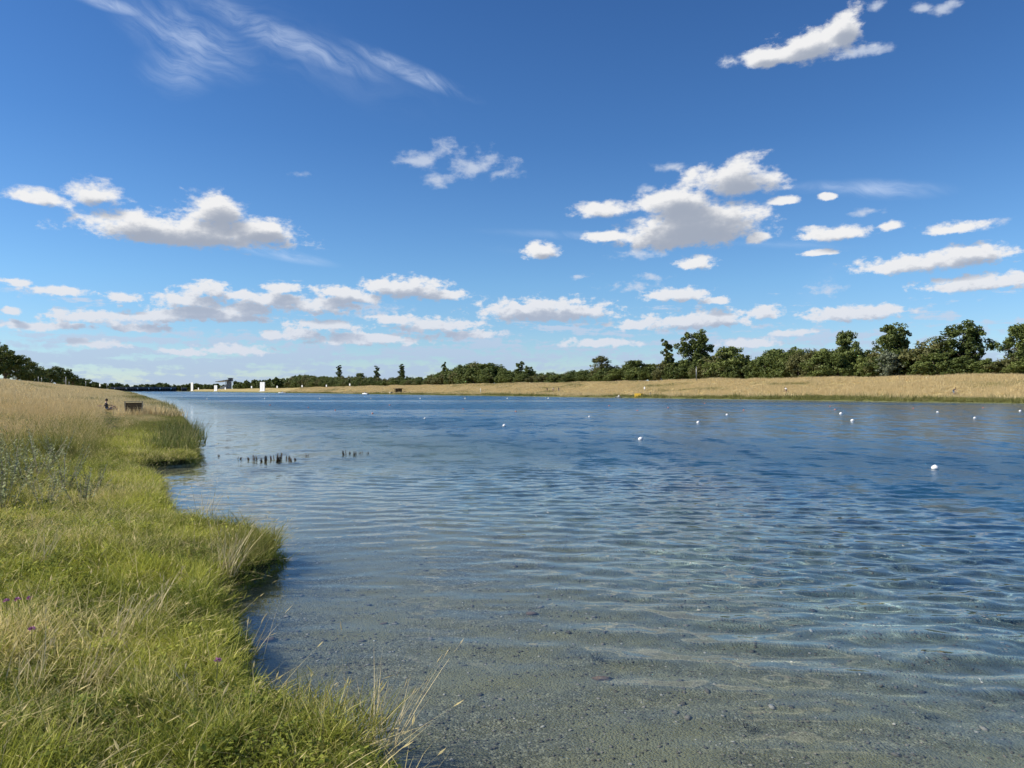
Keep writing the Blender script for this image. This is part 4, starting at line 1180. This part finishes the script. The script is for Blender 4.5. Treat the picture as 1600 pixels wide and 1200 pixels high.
def mast(px, v, h, r, label, lamp=False, white=False, name="mast"):
    p = vpx(px, v); e = empty(name, p)
    Geo().tube([(0, 0, -.3), (0, 0, h * .5), (0, 0, h)], [r, r * .85, r * .6], 8).obj("pole", M_WHITE if white else M_GREY, e, True)
    Geo().tube([(0, 0, -.1), (0, 0, .12)], r * 1.8, 8).obj("foot", M_PALE_GREY, e)
    if lamp: Geo().box(-.2, .9, -.14, .14, h, h + .14, .04).obj("lamp_head", M_GREY, e)
    else: Geo().lathe([(r * .62, h), (r * .8, h + .03), (r * .5, h + .1), (0, h + .12)], 8).obj("cap", M_GREY, e)
    tag(e, label, "mast")
mast(1088, 160, 4.6, .13, "thin grey mast on the dike crest under the tall round-headed tree")
mast(751, 146, 2.2, .16, "short white post on the far slope below the hump", white=True)
mast(103, -31, 5.0, .16, "tallest slim pale mast on the near dike's crest", white=True)
mast(60, -31, 2.6, .11, "short grey post on the near dike's crest, nearest the left edge")
mast(65, -31, 2.4, .11, "short grey post just right of another on the near dike's crest")
mast(108, -31, 2.3, .15, "short grey post beside the tallest pale mast")
mast(134, -30, 5.0, .22, "thin grey lamp mast halfway along the near dike's crest", lamp=True)
mast(167, -32, 8.0, .4, "far thin grey mast where the near dike narrows to a line")
p = vpx(156, -29); e = empty("marker_board", p)
e.rotation_euler.z = -.6; Geo().box(-1.2, 1.2, -.05, .05, 2.4, 5.6, .03).obj("panel", M_WHITE, e); Geo().tube([(0, .12, -.3), (0, .12, 4)], .12, 8).obj("post", M_GREY, e)
tag(e, "white signboard on the near dike just before the far end", "sign")

# ---------------------------------------------------------------- white course towers
def tower(px, v, wpx_, top, label, panels):
    p = vpx(px, v); d = p.y; W_ = wpx_ / FPX * d; H_ = atpx(px, top, d).z - p.z
    e = empty("course_tower", p, -.62); W_ *= 1.15
    Geo().box(-W_ * .55, W_ * .55, -1.5, 1.9, -1.0, .5).obj("plinth", M_PALE_GREY, e)
    n = panels; g_ = W_ * .03
    for i in range(n):
        x0 = -W_ / 2 + i * W_ / n
        Geo().box(x0 + g_, x0 + W_ / n - g_, -.25, .25, .503, H_).obj("panel", M_WHITE, e)
    for s in np.linspace(-W_ / 2 + .1, W_ / 2 - .1, n + 1): Geo().box(s - .12, s + .12, .253, .6, .503, H_ + .25).obj("post", M_GREY, e)
    for k_ in (.3, .6, .9): Geo().box(-W_ / 2, W_ / 2, .603, .75, H_ * k_, H_ * k_ + .25).obj("rail", M_GREY, e)
    tag(e, label, "tower")
tower(410, 146, 10.5, 597, "broad white course tower of two tall panels, farthest right of three", 2)
tower(337, 146, 7, 602, "low square white course tower beside the grandstand", 2)
tower(300, 146, 5.5, 597.5, "narrow tall white course tower by the long dark building", 1)

# ---------------------------------------------------------------- long dark building across the far end
ue = END + 18
x0, y0 = uv2xy(ue, -38); e = empty("boat_building", (x0, y0, .9), YAW)
L_ = 146
Geo().box(0, L_, 0, 14, 6.2, 10.8).obj("roof", M_DARKM, e)
Geo().box(0, L_, 9, 9.6, 0, 6.19).obj("back_wall", M_BLACK, e)
pm = Geo().box(-.45, .45, -.45, .45, 0, 6.19).mesh("post", M_DARKM)
for i in range(25): link_obj("post", pm, None, e, (1 + i * (L_ - 2) / 24, 1.0, 0))
Geo().box(-2, L_ + 2, -3, 14, -2.2, -.01).obj("quay", M_PALE_GREY, e)
bm_ = Geo().box(-1.1, 1.1, -.1, .1, 0, 3.4).mesh("white_board", M_WHITE)
for i in range(6): link_obj("white_board", bm_, None, e, (9 + i * 25, -.4, 5.2))
tag(e, "long low dark building with white boards across the far end of the lake", "building")
x0, y0 = uv2xy(ue, 120); e = empty("boat_shed", (x0, y0, .9), YAW)
Geo().box(0, 13, 0, 12, 6.0, 9.6).obj("roof", M_DARKM, e); Geo().box(.3, 12.7, 3, 11.5, 0, 5.99).obj("wall", M_BLACK, e)
for i in (1, 6.5, 12): Geo().box(i - .4, i + .4, .6, 1.4, 0, 5.99).obj("post", M_DARKM, e)
tag(e, "short dark shed left of the narrow white tower at the lake's end", "shed")

# ---------------------------------------------------------------- grandstand
p = vpx(343, 176); e = empty("grandstand", (p.x, p.y, p.z - 2), ALONG - .25)
st = Geo()
for i in range(9):
    Geo().box(i * 2.1, i * 2.1 + 2.09, -34, 34, 0, 2.0 + i * 1.25).obj("seating_step", M_PALE_GREY, e)
Geo().box(19, 20, -34, 34, 0, 19).obj("back_wall", M_DARKM, e)
rv = [(-3, -40, 17.2), (23, -40, 21.6), (23, 40, 21.6), (-3, 40, 17.2)]
Geo().add(rv + [(a, b_, c + .9) for a, b_, c in rv], [(3, 2, 1, 0), (4, 5, 6, 7), (0, 1, 5, 4), (1, 2, 6, 5), (2, 3, 7, 6), (3, 0, 4, 7)]).obj("roof", M_GREY, e)
for y in np.linspace(-32, 32, 5):
    Geo().tube([(17, y, 0), (17, y, 20.4)], .5, 8).obj("column", M_GREY, e)
Geo().box(19.2, 26, -12, 12, 19.1, 25.5).obj("press_box", M_DARKM, e)
Geo().box(17.5, 27.5, -13.5, 13.5, 25.6, 26.4).obj("press_box_roof", M_GREY, e)
tag(e, "grey grandstand with sloping canopy roof on the far bank near the lake's end", "grandstand")

# ---------------------------------------------------------------- notice board on the near bank
p = hit(209, 650); d = p.y
e = empty("notice_board", p, .10)
k_ = d / FPX; w = 26 * k_; zt = atpx(209, 628, d).z - p.z
for i in range(5):
    z0 = zt - .06 - (i + 1) * (zt - .12) / 5.6
    Geo().box(-w / 2 + .05, w / 2 - .05, -.012, .016, z0 + .004, z0 + (zt - .12) / 5.6 - .004).obj("plank", M_WOOD, e)
for s in (-1, 1): Geo().box(s * w / 2 - .03, s * w / 2 + .03, -.03, .03, -.4, zt).obj("post", M_PALEWOOD, e)
Geo().box(-w / 2 - .05, w / 2 + .05, -.05, .05, zt + .002, zt + .04).obj("top_rail", M_PALEWOOD, e)
tag(e, "dark brown wooden board on pale posts at the bank edge", "notice board")

# ================================================================ plants near the water
def tuft_thing(name, label, cat, loc, mat, seed, n, rad, h0, h1, wid, lean, curl, dry, seedhead=0.0, bias=(0, 0), group=None, sc=1.0):
    r = np.random.default_rng(seed); v, f, rn, tp = blades(r, n, rad, h0, h1, wid, lean, curl, 4, seedhead, bias)
    me = mesh_np(name, v, f); attr(me, "rnd", rn.astype(np.float32)); attr(me, "tip", tp.astype(np.float32)); attr(me, "dryv", np.full(len(v), dry, np.float32))
    o = link_obj(name, me, mat, None, loc); o.scale = (sc,) * 3
    return tag(o, label, cat, group)
M_TUS = leafy("sedge", (.07, .10, .016), (.30, .30, .06), (.60, .47, .23), inst=False)
M_STRAW = leafy("straw_stalk", (.50, .42, .22), (.74, .64, .40), None, .2, inst=False)
M_RUSH = leafy("rush", (.055, .085, .02), (.19, .23, .06), (.46, .36, .17), inst=False)
M_WEED = leafy("water_weed", (.025, .02, .012), (.07, .05, .028), None, .1, inst=False)
def gp(u, v):
    x, y = uv2xy(u, v); return (x, y, gz(x, y))
for i, (u, v, n, h, lab) in enumerate([
   (9.9, 1.36, 620, .44, "big round sedge tussock bulging over the water"), (10.6, 1.45, 420, .40, "sedge tussock at the far rim of the bulging bank"), (9.3, 1.15, 420, .38, "sedge tussock at the near foot of the bulging bank"),
   (11.4, 1.2, 380, .40, "sedge tuft behind the bulging bank, left of the water"), (24.6, 1.4, 500, .38, "low green sedge tuft on the point beyond the dark inlet"), (4.45, 1.05, 420, .30, "grass tuft leaning into the water at the picture's bottom"), (4.9, .85, 300, .26, "grass tuft at the waterline left of the bottom straw stalks")]):
    tuft_thing("sedge_tussock", lab, "grass tuft", gp(u, v), M_TUS, 200 + i, n, .36, h * .4, h, .007, .75, .55, .16, .02, (.12, .05), "sedge tussocks at the water's edge")
for i, (u, v, n, h, lab) in enumerate([(29, 1.6, 560, 1.05, "tall green rushes beside the water in front of the wooden board"), (33, 1.9, 460, .95, "tall green rushes farther along, right of the wooden board"), (27.0, 1.2, 420, .8, "green rushes at the edge above the dark inlet"), (38, 2.1, 460, 1.0, "tall rushes right behind the wooden board")]):
    tuft_thing("rush_clump", lab, "reeds", gp(u, v), M_RUSH, 230 + i, n, .85, h * .4, h, .016, .22, .3, .2, .14, (.05, 0), "rushes along the near bank")
for i, (px, py, n, h, bias, lab) in enumerate([
   (352, 905, 34, .66, (.20, .05), "bleached straw stalks standing at the near side of the bulging tussock"), (584, 1192, 22, .85, (.12, .05), "thin bleached stalks over the water at the picture's bottom"),
   (385, 1035, 7, .55, (.25, .1), "few bleached stalks leaning over the water below the tussock"), (318, 815, 14, .85, (.15, .0), "thin bleached stalks at the bank edge before the tussock"),
   (425, 850, 9, .50, (.05, .05), "few straw stalks on top of the bulging tussock"), (185, 990, 22, .42, (.35, .1), "bleached straw clump in the middle of the short grass"),
   (130, 1075, 18, .40, (.4, .15), "flattened straw clump near the picture's lower left"), (245, 965, 12, .45, (.2, 0), "upright straw stalks in the short grass above the straw clump"),
   (40, 1080, 12, .5, (.2, .1), "straw stalks near the left edge below the pink flowers"), (300, 1110, 10, .38, (-.3, .1), "arching straw stalk clump at the lower middle of the grass"), (60, 880, 16, .6, (.2, 0), "straw stalks at the left edge above the pink flowers")]):
    tuft_thing("straw_clump", lab, "dry grass", hit(px, py), M_STRAW, 260 + i, int(n * 1.4), .13, h * .6, h * 1.1, .0085, .32, .25, 0, .5, bias, "bleached straw clumps on the near bank")
# mugwort: silvery leafy stems
def mugwort(seed):
    r = np.random.default_rng(seed); V_, F_, R_ = [], [], []
    S = Geo(); b = 0
    for i in range(14):
        a = r.random() * 6.283; ln = r.uniform(.08, .45); h = r.uniform(.35, .95); p0 = np.array([.16 * math.cos(a), .16 * math.sin(a), 0]) * r.random()
        tp = p0 + np.array([math.cos(a) * ln, math.sin(a) * ln, h]); S.tube([p0, (p0 + tp) / 2 + np.array([0, 0, .03]), tp], [.006, .005, .002], 4)
        for k_ in range(30):
            t = r.uniform(.2, 1); c = p0 + (tp - p0) * t; w = r.random() * 6.283; L = r.uniform(.05, .10) * (1.25 - .6 * t)
            dv = np.array([math.cos(w), math.sin(w), r.uniform(.1, .8)]); dv /= np.linalg.norm(dv); sd = np.array([-math.sin(w), math.cos(w), 0]) * L * .22
            V_ += [c, c + dv * L * .5 - sd, c + dv * L, c + dv * L * .5 + sd]; F_.append((b, b + 1, b + 2, b + 3)); b += 4; R_ += [r.random()] * 4
    me = mesh_np("leaves", np.array(V_), np.array(F_)); attr(me, "rnd", np.array(R_, np.float32)); me.materials.append(M_SILV2)
    return me, S.mesh("stems", M_PALEWOOD)
M_SILV2 = leafy("mugwort_silver", (.13, .16, .05), (.38, .42, .21), None, .2, inst=False)
mg = [mugwort(300), mugwort(301), mugwort(302)]
for i, (px, py, s, lab) in enumerate([(12, 775, 1.0, "silvery leafy weed cut off by the left edge"), (42, 765, .95, "silvery leafy weed second from the left edge in the meadow"), (100, 768, .85, "silvery leafy weed in the middle of the weed patch"), (128, 792, .7, "small silvery weed at the right end of the weed patch"), (70, 800, .7, "low silvery weed in front of the weed patch"), (20, 735, 1.0, "silvery weed behind, near the left edge"), (150, 770, .6, "small silvery weed where meadow meets the short grass"), (2, 800, 1.0, "tall silvery weed in front at the left edge"), (62, 745, 1.0, "tall silvery weed behind the middle of the patch"), (90, 725, .9, "silvery weed farthest back in the patch")]):
    e = empty("mugwort_plant", hit(px, py), i * 1.3, s * 1.1); link_obj("stems", mg[i % 3][1], None, e); link_obj("leaves", mg[i % 3][0], None, e)
    tag(e, lab, "plant", "silvery weeds at the meadow's edge")
# pink flowers
fl = Geo(); r = np.random.default_rng(9)
for i in range(46):
    d_ = r.normal(size=3); d_[2] = abs(d_[2]) * .9 - .15; d_ /= np.linalg.norm(d_); w = np.cross(d_, r.normal(size=3)); w /= np.linalg.norm(w)
    fl.add([d_ * .006, d_ * .015 - w * .0035, d_ * .024, d_ * .015 + w * .0035], [(0, 1, 2, 3)])
fl_me = fl.mesh("flower_head", M_FLOWER)
stem_me = Geo().tube([(0, 0, -.2), (.006, 0, -.1), (0, 0, 0)], .0022, 5).mesh("stem", M_SILV2)
lf_me = Geo().add([(0, 0, -.12), (.03, .012, -.10), (.055, 0, -.095), (.03, -.012, -.10)], [(0, 1, 2, 3)]).add([(0, 0, -.15), (-.03, .012, -.125), (-.055, 0, -.13), (-.03, -.012, -.125)], [(0, 1, 2, 3)]).mesh("leaf", M_MID)
for i, (px, py, lab) in enumerate([(10, 966, "pink flower head nearest the left edge, left of two others"), (28, 964, "pink flower head in the middle of the row of three"), (47, 962, "pink flower head at the right of the row of three"), (50, 1015, "single pink flower head below the row of three"), (340, 1067, "lone pink flower head near the bank edge")]):
    q = hit(px, py + 12); e = empty("pink_flower", (q.x, q.y, q.z + .19), i, 1.15)
    link_obj("flower_head", fl_me, None, e); link_obj("stem", stem_me, None, e); link_obj("leaf", lf_me, None, e)
    tag(e, lab, "flower", "pink flowers in the short grass")
# dark spikes of water plants standing out of the lake
def spike(seed):
    r = np.random.default_rng(seed); G = Geo(); L = Geo()
    for i in range(5):
        x, y = r.normal(0, .06, 2); h = r.uniform(.08, .22); G.tube([(x, y, -.4), (x + .01, y, h)], [.007, .005], 5)
        for k_ in range(11):
            z = -.02 + (h + .02) * k_ / 10
            for w in r.random(5) * 6.283:
                dv = np.array([math.cos(w), math.sin(w), .5]); sd = np.array([-math.sin(w), math.cos(w), 0]); c = np.array([x, y, z]); q = r.uniform(.03, .06) * (1.1 - .5 * k_ / 10)
                L.add([c, c + dv * q * .5 - sd * q * .28, c + dv * q, c + dv * q * .5 + sd * q * .28], [(0, 1, 2, 3)])
    return G.mesh("stem", M_WOOD), L.mesh("leaves", M_WOOD)
spk = [spike(i) for i in range(4)]
for i, (px, py, s) in enumerate([(375, 718, .6), (389, 718, .6), (397, 719, .9), (415, 721, 1.25), (424, 718, .8), (433, 722, 1.35), (439, 717, 1.1), (449, 717, .8), (454, 721, .8), (462, 719, .7), (341, 713, .4), (480, 712, .45), (537, 711, 1.0), (546, 709, .6), (555, 711, .8), (563, 709, .5), (575, 709, .5)]):
    q = wpx(px, py); e = empty("water_plant", (q.x, q.y, 0), i * .9, s * .85); e.rotation_euler.x = .25 * math.sin(i * 2.7); e.rotation_euler.y = .25 * math.cos(i * 1.9)
    link_obj("stem", spk[i % 4][0], None, e); link_obj("leaves", spk[i % 4][1], None, e)
    tag(e, "%s from the left of the dark plant spikes standing in the water" % ordinal(i + 1 if i < 10 else 11 if i == 11 else i), "water plant", "dark water plants in the shallows") if i != 10 else tag(e, "tiny lone plant spike in the water left of the others", "water plant", "dark water plants in the shallows")
# under water: weeds, stones, gravel
def bedpx(px, py, depth_guess=.35):
    q = wpx(px, py); x, y = q.x * 1.03, q.y * 1.03
    for _ in range(3):
        z = gz(x, y); f = 1 + min(.25, max(0, -z) / CAMH * .55); x, y = q.x * f, q.y * f
    return Vector((x, y, gz(x, y)))
for i, (px, py, lab) in enumerate([(935, 1046, "dark weed tuft under the water above the brown stone"), (1172, 1152, "dark weed tuft under the water at the bottom"), (1452, 1142, "dark weed tuft under the water at lower right")]):
    tuft_thing("water_weed", lab, "water weed", bedpx(px, py), M_WEED, 330 + i, 26, .05, .08, .17, .007, .5, .3, 0, group="weed tufts on the lake bed")
def stone_mesh(seed, fl_=.5, rough=.22):
    import bmesh
    bm = bmesh.new(); bmesh.ops.create_icosphere(bm, subdivisions=2, radius=1); r = np.random.default_rng(seed); ph = r.random(6) * 6
    for v in bm.verts:
        c = v.co; k_ = 1 + rough * (math.sin(c.x * 2.3 + ph[0]) * math.cos(c.y * 2.7 + ph[1]) + .6 * math.sin(c.z * 4 + c.x * 3 + ph[2]) + .3 * math.sin(c.y * 7 + ph[3]))
        v.co = Vector((c.x * k_, c.y * k_ * .75, c.z * k_ * fl_))
    me = bpy.data.meshes.new("stone"); bm.to_mesh(me); bm.free(); me.polygons.foreach_set('use_smooth', np.ones(len(me.polygons), bool)); return me
for i, (px, py, s, lab) in enumerate([(940, 1074, .075, "flat brown stone on the lake bed with its dark shadow"), (421, 1004, .07, "brown stone under the water beside the grass, upper one"), (405, 1064, .06, "brown stone under the water beside the grass, lower one"), (830, 973, .06, "dull stone on the lake bed in mid water"), (600, 985, .04, "small reddish stone on the lake bed left of the middle")]):
    me = stone_mesh(40 + i, .45); me.materials.append(M_STONE); o = link_obj("stone", me, None, None, bedpx(px, py) + Vector((0, 0, s * .25))); o.scale = (s,) * 3; o.rotation_euler = (0, 0, i)
    tag(o, lab, "stone", "brown stones on the lake bed"); o.cycles.is_caustics_receiver = True
m, T = new_mat("pebble")
t = T.n('ShaderNodeAttribute', attribute_type='INSTANCER', attribute_name="tint").outputs['Fac']
rp = T.n('ShaderNodeValToRGB', ins={0: t}); el_ = rp.color_ramp.elements
el_[0].color = (.12, .115, .085, 1); el_[1].color = (.62, .60, .52, 1); e2 = el_.new(.55); e2.color = (.20, .185, .14, 1); e3 = el_.new(.85); e3.color = (.34, .31, .25, 1)
bs = T.n('ShaderNodeBsdfPrincipled', ins={'Base Color': rp.outputs[0], 'Roughness': .8}); T.link(bs.outputs[0], T.n('ShaderNodeOutputMaterial').inputs[0])
import bmesh
pb = []
for i in range(6):
    bm = bmesh.new(); bmesh.ops.create_icosphere(bm, subdivisions=1, radius=1); r = np.random.default_rng(i)
    for v in bm.verts: v.co = Vector((v.co.x * r.uniform(.75, 1.2), v.co.y * r.uniform(.6, .95), v.co.z * r.uniform(.35, .6)))
    me = bpy.data.meshes.new("pebble"); bm.to_mesh(me); bm.free(); me.materials.append(m); me.polygons.foreach_set('use_smooth', np.ones(len(me.polygons), bool)); pb.append(me)
n = 42000
u = 1.0 + 15 * rg.random(n) ** 1.3; v = shore_v(u) + .02 + 11 * rg.random(n) ** 1.1; x, y = uv2xy(u, v)
keep = inview(x, y) & (rg.random(n) < np.clip(7 / np.hypot(x, y), 0, 1)); u, v, x, y = [a[keep] for a in (u, v, x, y)]; n = len(u)
s = .006 + .016 * rg.random(n) ** 3.2 + (rg.random(n) < .012) * rg.uniform(.012, .034, n)
o = scatter("gravel", pb, np.stack([x, y, ground_z(u, v) + s * .2], -1), rots(n, rg, .3), np.stack([s, s, s], -1), rg.integers(0, 6, n), rg.random(n) ** 1.2, np.zeros(n),
        "grey and tan gravel covering the lake bed in the clear shallows", "gravel")
o.cycles.is_caustics_receiver = True
